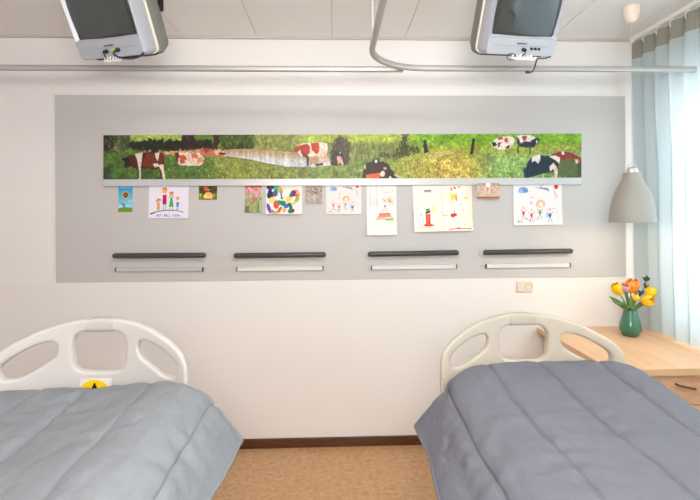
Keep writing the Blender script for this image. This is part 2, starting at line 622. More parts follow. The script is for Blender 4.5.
# pond
WATER = [(221, 151), (235, 149.3), (262, 149.6), (300, 153.5), (328, 156), (331, 166), (310, 168), (288, 167.5), (268, 164), (250, 160), (236, 158), (222, 157)]
pt.grain(.15, (0.9, 1.6, 5))
wm = pt.mask(WATER)
f = np.clip((Y - 151.5 - (X - 240) * .045) / 8, 0, 1)[..., None]
wc = np.array((176, 146, 110)) * (1 - f) + np.array((204, 206, 208)) * f
wc = wc * (1 + .07 * pt.noise(1.3) * np.clip(1 - (Y - 150) / 14, 0, 1))[..., None]
col_noise = np.repeat(pt.noise(1.5)[:1], pt.h, 0)
wc = wc * (1 + .06 * col_noise)[..., None]
pt.a[wm] = wc[wm]
pt.line([(224, 156.8), (236, 158.2), (250, 160.2), (268, 164.2), (288, 167.6), (310, 168)], .9, (96, 100, 52), .7)
# near bank tufts
for _ in range(2600):
    x = random.uniform(104, 581); y = random.uniform(150, 179.4)
    if (205 < x < 330 and y < 168) or (y < 157 and x > 200):
        continue
    c = pt.a[min(pt.h - 1, int((y - pt.y0) * pt.S)), min(pt.w - 1, int((x - pt.x0) * pt.S))] * random.choice([.55, .7, .8, 1.15, 1.3, 1.45])
    pt.line([(x, y), (x + random.uniform(-1, 1), y - random.uniform(.8, 2.2))], .6, np.clip(c, 0, 255), .8)
# reeds and dark bush behind the water
for _ in range(260):
    x = random.uniform(333, 400); y = random.uniform(147, 163)
    pt.line([(x, y), (x + random.uniform(-1, 1), y - random.uniform(3, 8))], .6, random.choice([(118, 118, 62), (92, 96, 48), (150, 146, 80), (84, 80, 48)]), .85)
pt.poly([(333, 165), (331, 152), (335, 142), (341, 138), (347, 140), (350, 150), (348, 165)], (68, 58, 44), .9, jit=1.6)
def tuft(cx, cy, rx, ry, n, cols):
    for _ in range(n):
        a, q = random.uniform(0, 2 * PI), math.sqrt(random.random())
        x, y = cx + rx * q * math.cos(a), cy + ry * q * math.sin(a)
        pt.line([(x, y), (x + random.uniform(-1.6, 1.6), y - random.uniform(.6, 2.6))], random.uniform(.5, 1.1), random.choice(cols), .75)
DKG = [(46, 50, 28), (66, 74, 36), (34, 34, 24), (92, 98, 48), (58, 62, 30)]
tuft(404, 148, 4.0, 10, 130, DKG)
tuft(408, 152, 13, 4.5, 150, DKG)
tuft(394, 157, 16, 2.5, 80, DKG)
tuft(405, 136, 5, 1.6, 30, DKG)
tuft(341, 147, 8.5, 9, 190, [(60, 52, 40), (84, 76, 50), (44, 38, 32), (108, 98, 60)])
tuft(118, 144, 14, 9, 160, [(60, 74, 40), (88, 96, 52), (40, 46, 28), (126, 124, 74)])
tuft(165, 146, 38, 3.5, 200, [(36, 36, 26), (52, 54, 34), (28, 26, 20)])
tuft(239, 143, 17, 6.5, 200, [(58, 76, 30), (92, 110, 40), (40, 50, 24), (116, 130, 54)])
pt.poly([(428, 157), (440, 153), (452, 152), (455, 154), (440, 157), (430, 160)], (206, 172, 118), .85, jit=.8)
pt.poly([(455, 154), (464, 155), (462, 159), (456, 157)], (198, 150, 100), .7, jit=.6)
# fence posts
pt.poly([(423.3, 142), (425.4, 141), (429, 153.5), (423.5, 154)], (40, 34, 30), jit=.4)
pt.poly([(472, 140), (475, 140), (472.6, 155.5), (469.8, 155.5)], (44, 34, 26))
pt.poly([(486.4, 152), (487.6, 152), (488, 158), (494, 161), (493, 163), (486, 160)], (110, 116, 84), .8)
# dry strip, walking cow
W_, BR, DK, RD = (216, 202, 188), (112, 46, 26), (50, 24, 22), (196, 84, 40)
pt.poly([(128, 156), (138, 154), (150, 152), (163, 153), (165, 158), (164, 166), (157, 169), (145, 168.5), (135, 168), (129, 165)], DK)
pt.poly([(121.6, 159.5), (124, 158), (127.5, 157), (132, 160), (131, 166), (126.5, 168), (124, 166), (125.5, 162)], (44, 28, 28))
pt.poly([(122.5, 158), (127, 157.3), (126.8, 159.3), (123, 160)], (36, 26, 26))
pt.poly([(134.8, 154), (143, 152.6), (142, 160), (141, 168), (141.2, 180), (138.4, 180), (138.8, 168), (137.5, 160)], W_)
pt.poly([(128.5, 158), (134.5, 155), (137.5, 161), (138.5, 169.5), (133, 168)], (84, 34, 24), jit=.4)
pt.poly([(142.5, 158), (147, 152.6), (155, 153), (156, 158), (158, 163), (155, 167.5), (146, 168), (142, 166)], BR, jit=.6)
pt.poly([(155, 153), (159.5, 152.8), (161, 157), (158, 161), (156, 158)], W_)
pt.poly([(159, 155), (163.5, 153.3), (164.8, 157), (163, 163), (160, 164), (158.5, 160)], BR, jit=.4)
pt.poly([(153, 164), (158, 163), (160, 166), (155, 167.5)], W_)
pt.poly([(159, 165), (163.5, 164), (164.5, 171), (166, 180), (163.8, 180), (162, 172), (160, 168)], (224, 206, 186))
pt.poly([(160, 168), (161.7, 171), (161.4, 178.5), (160, 178.5)], (80, 46, 34))
pt.poly([(138.2, 169), (139.4, 169), (139.4, 178), (138, 178)], (80, 40, 32))
pt.line([(164.7, 156), (165.6, 163)], .6, (150, 110, 80))
# lying cow
pt.poly([(177, 154), (180, 152), (190, 153), (200, 153.5), (204, 158), (204, 163), (198, 166), (186, 165.5), (180, 165)], (228, 208, 190), jit=.5)
pt.poly([(174.5, 153), (178.5, 152.5), (179.8, 156), (177.5, 161), (176, 157)], (86, 40, 26))
pt.poly([(179.5, 156), (184, 155), (187, 158), (185, 163), (181, 164)], RD, jit=.6)
pt.poly([(190, 154), (196, 153.5), (198, 157), (193, 159)], RD, .8, jit=.6)
pt.poly([(197, 159), (203, 157.5), (203.5, 162), (198, 164)], (214, 120, 70), .8, jit=.6)
pt.line([(186, 160), (190, 158), (195, 162)], .9, (206, 130, 90), .8)
# cows lying by the path
pt.poly([(200, 150), (207, 148.5), (214, 150.5), (220, 149.8), (224, 153), (223, 157), (214, 157), (203, 156)], (188, 112, 80), jit=.8)
pt.poly([(203, 150), (207, 147.5), (211, 151), (206, 153)], (150, 66, 44), jit=.5)
pt.poly([(214, 151), (220, 150), (222, 154), (217, 156)], (216, 176, 140), jit=.4)
pt.poly([(219, 152.8), (226, 153.5), (225.5, 155), (219, 155)], (60, 40, 34))
# cow in the pond
pt.poly([(297, 146), (303, 144), (312, 143), (322, 143), (327, 144.5), (328, 150), (326, 157), (318, 158), (308, 158.5), (301, 157), (298, 153), (295, 153.5), (293.8, 151)], (228, 208, 190))
pt.poly([(293.5, 151), (297, 146.5), (301, 147), (299.5, 151), (296, 154)], (168, 62, 28))
pt.poly([(299.5, 146), (307, 144.5), (310, 148), (309.5, 154), (306, 157.5), (301, 154)], (176, 62, 24), jit=.5)
pt.poly([(310.5, 144), (318.5, 143.4), (319.5, 149), (317.5, 154.5), (312.5, 152)], (188, 62, 28), jit=.5)
pt.poly([(301, 152), (307, 155), (309, 158.5), (303, 158)], (110, 60, 40), .9, jit=.4)
pt.poly([(309, 158), (318, 156), (319, 164), (310, 165)], (188, 140, 96), .9)
pt.poly([(306.3, 156), (309, 157), (308.6, 166.5), (306.8, 166.5)], (66, 48, 40))
pt.poly([(319.5, 154), (321.3, 154), (321.8, 164.5), (319.8, 164.5)], (216, 180, 160))
pt.poly([(323.5, 152), (326.6, 151), (326.5, 163), (324, 163)], (222, 170, 150))
pt.poly([(315, 164.5), (323, 163.5), (323, 166), (315, 166.5)], (52, 42, 34), jit=.4)
# dark cow by the bush
pt.poly([(331, 166), (331.6, 156), (334, 153), (341, 151.5), (344, 156), (344.5, 164), (341, 165.5)], (46, 36, 34), jit=.4)
pt.poly([(336.5, 157), (340, 156.5), (342.3, 159), (343.8, 165.5), (341.4, 165.8), (340.5, 163), (338, 165.5)], (214, 160, 138))
pt.ell(340, 153.6, .8, 1.1, (196, 186, 178))
tuft(333.5, 160, 2.5, 5, 26, [(60, 52, 40), (84, 76, 50), (44, 38, 32)])
tuft(345, 156, 2, 7, 26, [(84, 76, 50), (108, 98, 60), (60, 52, 40)])
# dark cow lying in front
pt.poly([(362, 180), (365, 168), (367, 163.5), (374, 162.5), (384, 163), (388, 165), (394, 174), (398, 180)], (54, 36, 28), jit=.5)
pt.poly([(366.5, 175.5), (373, 174), (380, 174), (380, 180), (366, 180)], (222, 98, 44), jit=.4)
pt.poly([(371, 163.5), (374, 159.5), (378.5, 159.5), (380, 163.5), (377, 165.5), (373.5, 165)], (46, 34, 30))
pt.ell(376, 162, 1.3, 1.7, (236, 228, 220))
pt.ell(365, 167.5, .8, 2.2, (226, 216, 204))
pt.ell(382.6, 174.5, 2.4, 3.0, (230, 206, 176), rot=.4)
pt.ell(385, 169, 1.6, 1.2, (206, 176, 148))
pt.ell(390.2, 178, 1.2, 1.2, (220, 206, 190))
pt.poly([(394, 174.5), (399, 175.5), (402, 178), (396, 178)], (214, 190, 150), jit=.4)
# right-hand herd
pt.poly([(491.5, 146), (494, 141), (499, 138.5), (508, 137.5), (513.5, 139.5), (515, 145), (510, 149.5), (500, 151.5), (493.5, 149.5)], (232, 216, 206), jit=.6)
pt.poly([(491.3, 144), (495, 143.5), (496.5, 147), (492.5, 148.5)], (50, 40, 44), jit=.3)
pt.poly([(497, 139.5), (502, 137.8), (503, 140), (499, 142)], (190, 70, 60), jit=.3)
pt.poly([(503.5, 140.5), (507.5, 139.5), (508, 143), (505, 144)], (196, 76, 64), jit=.3)
pt.poly([(498, 144), (500.5, 143.5), (499.6, 148), (497.2, 149.5)], (110, 60, 66), jit=.3)
pt.poly([(506, 148), (510, 146.5), (509, 150), (505, 150.5)], (70, 50, 50), jit=.3)
pt.poly([(516, 137.5), (520, 136.5), (530, 136.6), (535, 139), (537, 145), (535, 148.5), (528, 149), (520, 147.5), (517, 145)], (226, 216, 212))
pt.poly([(516, 138), (519, 140.5), (520, 145), (523, 147.5), (519, 148.5), (516.8, 145)], (62, 60, 72), jit=.3)
pt.poly([(519, 146), (524, 143), (530, 143), (535, 140), (537, 145), (534.5, 148.8), (526, 149.5), (520, 148)], (44, 46, 56), jit=.4)
pt.poly([(522, 138), (526.5, 137.2), (526, 141.5), (523, 142.5)], (160, 66, 62), jit=.3)
pt.poly([(534.5, 139.5), (540, 140.5), (538.5, 142.3), (537.2, 146.6), (535.2, 145)], (50, 50, 58))
pt.ell(536.4, 143.3, .9, 1.8, (226, 220, 220))
pt.rect(517, 147, 518.6, 154.5, (66, 56, 70))
pt.rect(529.2, 148, 530.8, 155, (84, 72, 76))
pt.poly([(551, 158), (553, 155), (560, 153), (570, 154), (579, 158), (582, 161), (582, 168), (570, 166), (560, 163)], (140, 48, 42), jit=.6)
pt.poly([(561, 152.8), (563.6, 152.8), (564, 156), (561.5, 156.5)], (226, 206, 196))
pt.poly([(558, 163), (566, 160), (574, 161), (580, 163), (582, 180), (556, 180)], (86, 100, 58), jit=1.6)
pt.poly([(574.5, 161), (578, 161), (577.5, 165), (575.5, 165)], (224, 190, 186))
pt.rect(577, 164, 582, 178, (56, 70, 40), .8, jit=1)
pt.poly([(525.5, 179), (524.5, 172), (527, 165), (531, 158.5), (538, 157), (548, 157), (555, 159), (559, 162), (558, 169), (553, 173), (543, 174.5), (535, 177.5), (529, 179)], (28, 46, 58), jit=.4)
pt.poly([(531.5, 158.8), (535, 156.5), (540, 156.3), (540, 161), (538, 165), (534.5, 162), (531.5, 164)], (222, 212, 212))
pt.poly([(548.5, 158), (555, 156.8), (559.8, 159), (559, 165), (555, 161.5)], (228, 214, 206))
pt.poly([(549, 168), (553.5, 164), (555.5, 168), (550, 173)], (222, 204, 196))
pt.poly([(552.5, 168), (556, 167), (557.5, 172), (557, 180), (554.4, 180), (554.2, 174)], (228, 196, 182))
pt.poly([(523, 170), (524.6, 169), (526, 179), (524.2, 179)], (46, 58, 70))
pt.grain(.09, (0.6, 1.2))
BY = DW - .022
o = sheet('panorama_print', pt, 2, [(103.4, 135.2), (581.6, 133.6), (581.4, 177.6), (103.3, 179.5)], BY, .012, M['photo'], M['board'])
tag(o, 'long panoramic photo print of cows grazing by a pond', 'picture')

# clip rail under the print
RYF = DW - .030
a0, a1 = at(103, 179.4, RYF), at(581.8, 177.6, RYF)
b1, b0 = at(581.8, 184.6, RYF), at(103, 186.3, RYF)
bm = bmesh.new()
f = [bm.verts.new(p) for p in (a0, a1, b1, b0)]
g = [bm.verts.new(p + Vector((0, DW - .009 - RYF, 0))) for p in (a0, a1, b1, b0)]
bm.faces.new(f)
bm.faces.new(g[::-1])
for i in range(4):
    bm.faces.new((f[i], g[i], g[(i + 1) % 4], f[(i + 1) % 4]))
rail = obj('clip_rail', bm, M['alu'], bevel=.002)
tag(rail, 'long aluminium clip rail under the cow panorama holding the drawings', 'rail')

PAPER = (240, 236, 230)
CARDS = 'cards and drawings on the clip rail'
CY = DW - .0098


def card(name, label, pnt, R, corners, thick=.0012, curl=.006, cat='card', Yc=CY):
    o = sheet(name, pnt, R, corners, Yc, thick, M['print'], M['paper'], curl=curl)
    return tag(o, label, cat, CARDS)


# 1 sunflower card
p = Paint(118, 184, 133, 212, 12, (60, 160, 214))
for i in range(28):
    p.rect(118, 184 + i, 133, 185 + i, (30 + i * 5, 150 + i * 2.6, 208 + i * .8))
p.ell(131, 201, 3, 2, (190, 216, 236), .6); p.ell(120, 206, 3, 1.6, (200, 224, 238), .6); p.ell(128, 205.5, 4, 1.2, (196, 222, 238), .6)
p.rect(120, 186, 131, 187.6, (210, 232, 240), .55)
for i in range(14):
    a = i * 2 * PI / 14
    p.ell(125.6 + 2.7 * math.cos(a), 194.8 + 2.9 * math.sin(a), 1.2, .7, (222, 172, 70), 1, a)
p.ell(125.6, 194.8, 2.4, 2.6, (96, 50, 34)); p.ell(125.6, 194.8, .9, 1.0, (150, 120, 120))
p.poly([(118, 208.4), (125, 207.2), (133, 208), (133, 212), (118, 212)], (112, 150, 40))
p.line([(124, 208), (123.4, 204.5)], .6, (40, 90, 50)); p.ell(122.6, 204, 1.3, .7, (30, 84, 60), 1, .5); p.ell(124.6, 205.4, 1.1, .6, (30, 84, 60), 1, -.4)
card('greeting_card', 'small blue card with a sunflower, under the left end of the panorama', p, 4, [(118.5, 184.5), (132.6, 184.5), (132.8, 211.8), (118.6, 211.8)])

# 2 family drawing
p = Paint(148.5, 183, 189.5, 219, 12, (234, 228, 240))
p.line([(151, 214), (157, 212), (166, 210.4), (177, 210.6), (184, 212.4)], .9, (70, 110, 80)); p.line([(151, 214.3), (155, 213)], 1.3, (40, 90, 70))
p.line([(176, 210.4), (184, 212.6)], .8, (150, 150, 120))
def kid(x, top, headr, dress, body, w1, w2, bot, legc=(120, 90, 80), hair=(170, 90, 50)):
    p.ell(x, top - headr * .3, headr * 1.05, headr * 1.0, hair)
    p.ell(x, top + headr * .25, headr * .85, headr * .9, (240, 176, 90))
    p.poly([(x - w1, body), (x + w1, body), (x + w2, bot), (x - w2, bot)], dress)
    p.line([(x - w2 * .5, bot), (x - w2 * .5, 210.5)], .45, legc); p.line([(x + w2 * .5, bot), (x + w2 * .5, 210.5)], .45, legc)
kid(164.8, 189.8, 2.6, (206, 24, 72), 194.2, 1.9, 2.1, 204, hair=(214, 130, 40))
p.rect(163.6, 198, 166, 204.5, (160, 30, 80), .6)
kid(171.8, 193.6, 2.2, (70, 176, 84), 197.5, 1.0, 2.5, 206.8, hair=(206, 120, 50))
p.ell(170, 196.4, .6, .9, (200, 70, 110)); p.ell(173.6, 196.4, .6, .9, (200, 70, 110)); p.rect(171, 197.4, 172.6, 198.6, (40, 60, 120))
kid(178.2, 198.4, 1.7, (50, 130, 210), 201.8, 1.1, 1.2, 206.6, hair=(226, 150, 50))
p.line([(180, 202.5), (181, 204)], .5, (60, 150, 220))
kid(158.6, 200.4, 1.8, (236, 154, 70), 203.6, 1.0, 1.8, 209.6, hair=(190, 120, 50))
p.ell(156.6, 201.2, .6, 1.0, (190, 80, 90)); p.ell(160.8, 199.6, .5, .7, (230, 110, 130)); p.rect(157.4, 203, 159.8, 204, (150, 60, 50))
p.text(157.2, 215, 'GET WELL SOON', 1.82, 1.9, (110, 104, 190), .42)
card('drawing', 'drawing of a family of four on a hill over a get-well line', p, 5, [(149.2, 184.2), (188.6, 184.2), (188.8, 218.3), (148.6, 218.3)], curl=.010, cat='drawing')

# 3 orange flower postcard
p = Paint(198.5, 183, 217.5, 200, 12, (78, 70, 34))
p.poly([(198, 192), (204, 195), (207, 200), (198, 200)], (110, 120, 40)); p.poly([(212, 196), (218, 190), (218, 200), (211, 200)], (110, 120, 40))
p.grain(.2, (1, 2))
p.ell(208.5, 195.5, 4.4, 3.6, (246, 190, 96)); p.ell(205.4, 196.5, 2.0, 2.2, (250, 214, 110)); p.ell(211, 196.6, 2.0, 2.4, (250, 206, 90)); p.ell(209.4, 194, 2.8, 2.0, (240, 160, 110), .8)
p.ell(206, 188, 2.8, 2.2, (226, 84, 48), 1, .4); p.ell(208, 189.6, 1.4, 1.2, (240, 120, 70)); p.ell(209.4, 187.4, .8, .8, (26, 22, 20))
p.ell(200.4, 195, .9, 2.0, (206, 206, 90), .8, .5); p.ell(214.4, 195, .8, 2.0, (190, 190, 90), .7, -.5)
card('greeting_card', 'small dark postcard with an orange flower beside the family drawing', p, 4, [(199, 184), (217.2, 184), (217.2, 199.6), (199, 199.6)])

# 4 tulips card
p = Paint(244.5, 183, 262.5, 213, 12, (176, 170, 130))
p.rect(244.5, 183, 262.5, 187, (206, 40, 60), .9, jit=.6); p.rect(244.5, 187, 262.5, 197, (216, 150, 150), .6, jit=1)
p.rect(244.5, 198, 262.5, 213, (136, 156, 96), .7, jit=1)
p.grain(.14, (1, 2.5))
for x, y, s, c in ((253, 190.5, 2.6, (240, 120, 160)), (247.5, 191, 1.9, (226, 96, 130)), (258, 193.5, 2.2, (236, 130, 160)), (252.4, 201.5, 2.4, (226, 50, 100)), (260, 189, 1.6, (240, 150, 176)), (249.4, 188, 1.5, (250, 180, 190))):
    p.ell(x, y, s * .75, s, c); p.ell(x - s * .2, y - s * .1, s * .25, s * .75, (252, 200, 214), .7)
    p.line([(x, y + s), (x + .3, y + s + 6)], .6, (130, 160, 90))
for x in (246, 249, 251, 255, 257.5, 259.5, 261):
    p.line([(x, 213), (x + random.uniform(-1, 1.5), 203 + random.uniform(-2, 2))], .9, random.choice([(160, 186, 120), (100, 130, 70), (196, 206, 150)]), .9)
p.rect(244.5, 206, 249, 213, (110, 76, 60), .7, jit=.8)
card('greeting_card', 'upright photo card of pink tulips beside the coloured swirl painting', p, 4, [(245, 183.8), (261.7, 183.8), (261.9, 212.4), (245.1, 212.4)], curl=.012)

# 5 coloured blobs painting (plain patchwork swirl)
p = Paint(265.5, 183, 303, 215, 12, (236, 232, 228))
B = [(271, 186, 4.2, 2.6, (34, 44, 56), -.3), (276.5, 188, 2.6, 3.6, (60, 176, 164), .2), (280.5, 190, 2.0, 3.4, (208, 178, 60), -.35), (281.3, 195, .6, 4, (70, 110, 180), -.12), (282.2, 198.5, .9, .9, (30, 90, 60), 0),
     (269.5, 191, 1.6, 5, (74, 44, 120), .2), (270, 195, 2.8, 3.6, (36, 44, 74), .4), (275, 193.5, 2.2, 3.0, (90, 92, 112), .3), (272, 200.5, 2.8, 3.0, (240, 214, 140), 0), (276.3, 205, 2.4, 4.0, (226, 78, 40), 0),
     (279.3, 203, 2.2, 2.3, (48, 150, 136), 0), (283, 203.6, 2.6, 2.4, (52, 138, 52), .3), (286.4, 206.6, 2.2, 2.2, (62, 110, 196), 0), (290, 205, 1.8, 1.7, (28, 92, 56), 0), (291.2, 208, 1.5, 3, (28, 120, 70), 0), (291, 212, 2.3, 1.9, (30, 120, 70), 0), (293.2, 211.4, 1.6, 1.9, (110, 66, 40), 0),
     (284.4, 211, 1.7, 2.3, (240, 176, 110), 0), (268.8, 209, 1.5, 5.0, (96, 70, 170), -.35), (272, 212, 2.0, 1.4, (150, 90, 190), .3), (276, 213, 4.2, 1.2, (200, 170, 50), -.1), (280, 210, 1.2, 3.0, (180, 96, 40), .6), (289, 199.5, 2.4, 3.6, (240, 206, 110), .8), (294, 193.5, 2.6, 3.4, (124, 30, 110), .6), (291.5, 194.5, 1.1, 2.6, (26, 110, 90), .4), (297.4, 190.8, 1.4, 1.1, (220, 140, 60), .2),
     (298, 195, 1.9, 2.4, (234, 110, 30), .2), (297.4, 199.6, 1.9, 2.8, (150, 186, 40), .6), (294.6, 203.4, 1.7, 1.3, (240, 190, 100), -.5), (298.6, 192.6, 1.3, 1.4, (240, 170, 150), 0)]
for x, y, rx, ry, c, r in B:
    p.ell(x, y, rx * 1.22, ry * 1.12, c, 1, r)
p.ell(294.3, 198.4, 1.7, 2.0, (238, 234, 230), 1, .3)
card('drawing', 'white sheet with a swirl of multicoloured painted patches', p, 4, [(266.2, 183.6), (302, 183.6), (302.2, 214), (266.2, 214)], curl=.022, cat='drawing')

# 6 grey-brown card
p = Paint(304.5, 183, 323, 205, 12, (176, 160, 148))
p.grain(.07, (1, 3))
p.rect(313.4, 194, 315.2, 203, (206, 196, 186), .8, jit=.3)
for i in range(70):
    a, r = random.uniform(PI, 2 * PI), random.uniform(1, 9)
    p.ell(314 + r * math.cos(a), 192.5 + r * .75 * math.sin(a) + random.uniform(-.5, 2), .7, .6, random.choice([(128, 110, 106), (206, 196, 190), (110, 94, 96)]), .8)
card('greeting_card', 'small grey brown card with a pale blossoming tree', p, 4, [(305.2, 183.6), (322.2, 183.6), (322.3, 204.2), (305.2, 204.2)])


# 7 and 11, two versions of the same outdoor scene
def outdoor(p, x0, y0, w, h, k):
    P = lambda u, v: (x0 + u * w, y0 + v * h)
    e = lambda u, v, a, b, c, kk=1.0, r=0: p.ell(x0 + u * w, y0 + v * h, a * w, b * h, c, kk * k, r)
    l = lambda pts, t, c: p.line([P(*q) for q in pts], t, c, k)
    e(.2, .15, .10, .075, (110, 160, 214)); e(.16, .18, .07, .05, (150, 186, 224)); e(.25, .17, .06, .05, (90, 140, 200), .7)
    e(.9, .07, .045, .06, (224, 50, 60))
    for i in range(4):
        l([(.84 + i * .012, .15 + i * .02), (.90 + i * .015, .42 - i * .03)], .22, (220, 150, 168))
    l([(.5, .02), (.62, .03), (.58, .09)], .5, (120, 150, 200)); l([(.55, .10), (.7, .13), (.74, .17)], 1.1, (80, 110, 160)); l([(.66, .10), (.74, .14)], .9, (60, 150, 170)); l([(.46, .08), (.68, .14)], .4, (110, 110, 120))
    l([(.34, .34), (.38, .32), (.42, .36)], .6, (220, 170, 70)); e(.37, .47, .03, .05, (200, 180, 226), .7)
    for r, c in ((.085, (234, 150, 60)), (.065, (244, 190, 90)), (.045, (236, 170, 120))):
        pts = [(.57 + r * math.cos(t), .50 - 1.15 * r * math.sin(t)) for t in np.linspace(0, PI, 9)]
        l([(.57 + r, .56)] + pts + [(.57 - r, .56)], .7, c)
    for u, c, v in ((.2, (226, 60, 80), .72), (.37, (206, 50, 70), .78), (.55, (90, 150, 110), .7), (.76, (70, 90, 170), .78)):
        e(u, v - .13, .03, .035, (240, 190, 160), .8)
        e(u, v, .025, .05, c)
        l([(u - .06, v - .08), (u, v - .02), (u + .06, v - .08)], .5, c)
        l([(u, v + .04), (u - .04, v + .17)], .45, tuple(.7 * q + 60 for q in c)); l([(u, v + .04), (u + .04, v + .17)], .45, tuple(.7 * q + 60 for q in c))
    for i in range(30):
        u = .5 + random.uniform(-.07, .12); v = random.uniform(.62, .9)
        e(u, v, .008, .010, random.choice([(210, 200, 120), (120, 170, 130), (230, 140, 120)]), .8)
    l([(.08, .95), (.14, .92), (.18, .95)], .5, (120, 130, 120)); l([(.3, .9), (.34, .88), (.36, .93)], .5, (110, 130, 160)); e(.10, .93, .02, .02, (90, 150, 140)); e(.27, .86, .02, .02, (120, 160, 200))
    e(.75, .78, .035, .035, (40, 60, 130)); e(.71, .78, .05, .07, (150, 190, 230), .5); l([(.68, .66), (.75, .60), (.86, .62)], .5, (230, 160, 130)); l([(.9, .6), (.93, .85)], .4, (230, 190, 200))


p = Paint(325.5, 183, 362, 215, 12, (232, 226, 222))
outdoor(p, 326, 184, 35.5, 30.3, .72)
card('drawing', 'faint crayon drawing of children and flowers beside the grey brown card', p, 4, [(326, 183.6), (361.2, 183.4), (361.4, 214.2), (326, 214.2)], curl=.008, cat='drawing')

# 8 tall sheet
p = Paint(365.5, 182, 397.5, 236, 12, (236, 233, 230))
for x, c in ((376, (150, 170, 200)), (383, (160, 200, 200)), (370, (200, 190, 210))):
    p.line([(x, 184), (x, 208)], .5, c, .6)
for x in (369, 373, 377, 386, 390, 394):
    p.line([(x, 196 + (x % 3)), (x + .5, 206)], .5, (236, 160, 150), .6)
p.line([(369, 203), (378, 203)], .7, (240, 170, 160), .6); p.line([(385, 192), (394, 191)], .5, (240, 150, 140), .6); p.line([(386, 189), (386, 199)], .4, (150, 200, 180), .6)
p.ell(390, 200, 3.2, 3.2, (244, 206, 160), .8); p.ell(390.3, 200.6, .9, 1.0, (226, 90, 60)); p.ell(389.4, 199, .4, .4, (60, 50, 50)); p.ell(392.6, 202.4, 1.6, 1.3, (246, 200, 90), .7)
p.line([(383.4, 199), (385.4, 200), (384, 202)], .6, (120, 120, 120)); p.ell(385.2, 206, .8, .9, (40, 50, 90))
p.poly([(385, 207), (376, 219), (375.2, 220.5), (394.4, 220.5), (393, 218)], (244, 226, 214))
p.poly([(380, 213.8), (390, 213.6), (392.4, 217), (377.6, 217.6)], (236, 130, 110), .9); p.line([(379, 214), (390.4, 213.6)], 1.0, (130, 90, 110), .8)
p.poly([(377, 217.6), (385, 217.4), (384.6, 219.6), (375.8, 220)], (240, 180, 150), .9); p.poly([(384.6, 218.6), (393.6, 218.2), (394, 221), (385, 221)], (150, 196, 90), .9)
p.line([(385, 207), (375, 220.5)], .5, (230, 140, 130), .8); p.line([(385, 207), (394.4, 220.5)], .5, (220, 170, 130), .8); p.line([(372, 223), (394, 223.4)], .5, (206, 206, 180), .6)
card('drawing', 'tall narrow white sheet with a striped triangle drawn in pale crayon', p, 4, [(366.4, 183.3), (396.2, 183.2), (396.6, 234.8), (366.8, 235.2)], curl=.020, cat='drawing')

# 9 folded booklet
p = Paint(411.5, 182, 473, 233, 12, (246, 238, 224))
p.rect(441.6, 182, 442.4, 233, (236, 218, 196)); p.rect(467, 182, 473, 233, (244, 230, 206), .7)
p.text(423.8, 189.6, 'GSEO', 1.8, 2.0, (110, 70, 130), .55); p.line([(424, 190.6), (430.5, 190.3)], 1.1, (150, 110, 150), .6)
p.rect(424.2, 214.5, 428.8, 226.5, (232, 62, 50)); p.poly([(421, 226.6), (424, 224.5), (430, 225.4), (433, 226.4), (430, 227.4), (424, 227.6)], (226, 60, 56)); p.rect(426, 215, 426.8, 226, (246, 130, 110))
p.poly([(424, 212.6), (428.8, 211), (429, 213.2), (424, 214.4)], (50, 60, 40)); p.poly([(424.4, 209.6), (428.4, 208.6), (428.6, 211), (424.2, 212.2)], (120, 170, 90)); p.line([(425, 210.4), (428, 209.4)], .5, (40, 70, 50))
p.ell(432.5, 209.5, 2.6, 3.6, (252, 230, 150), .8); p.ell(419.4, 215.6, .9, .8, (170, 190, 200)); p.ell(439, 195, 1, 1, (240, 226, 220))
p.line([(414.6, 229), (428, 228.4)], .6, (244, 150, 130), .7); p.line([(414, 231), (440, 230.4)], .5, (240, 190, 170), .7)
for x, y in ((451.4, 188), (454.8, 187), (460, 186.6), (451.8, 189.4), (455.6, 188)):
    p.ell(x, y, .9, .9, (230, 80, 80))
p.ell(453, 197, 2.6, 3.4, (248, 216, 80)); p.ell(456.4, 197.2, 1.2, 3.0, (240, 170, 40)); p.ell(456.6, 200, .8, 1.2, (214, 110, 40)); p.ell(450, 193.5, 2, 1.2, (252, 232, 160)); p.ell(451.6, 202.4, 1.4, 1.0, (248, 220, 120))
p.poly([(464.6, 197.6), (468.6, 197), (468, 199.4), (465.4, 200)], (246, 206, 80)); p.ell(461.5, 204.6, .9, .7, (190, 210, 180)); p.ell(444.6, 198, .8, .8, (250, 226, 160))
p.ell(452.4, 216.6, 2.4, 2.0, (226, 50, 60)); p.ell(455, 215.8, 1.8, 1.5, (214, 44, 50)); p.line([(453.6, 214.6), (454.8, 211)], .6, (100, 150, 80)); p.line([(441, 215.4), (444, 217), (446.6, 216.4)], 1.0, (176, 206, 180)); p.ell(463, 211, 1.2, .9, (244, 220, 170)); p.ell(465, 226, 1.2, 1.0, (190, 216, 190))
p.line([(448, 231.2), (456, 230.4), (471, 230.8)], .9, (206, 80, 80), .9); p.line([(457, 229.4), (459, 230.6)], 1.2, (190, 60, 70))
card('booklet', 'open cream booklet with a red candle and fruit painted on its two pages', p, 4, [(412.4, 183), (471.6, 182.8), (472.2, 230.4), (414, 231.8)], curl=.024, cat='booklet', thick=.003)

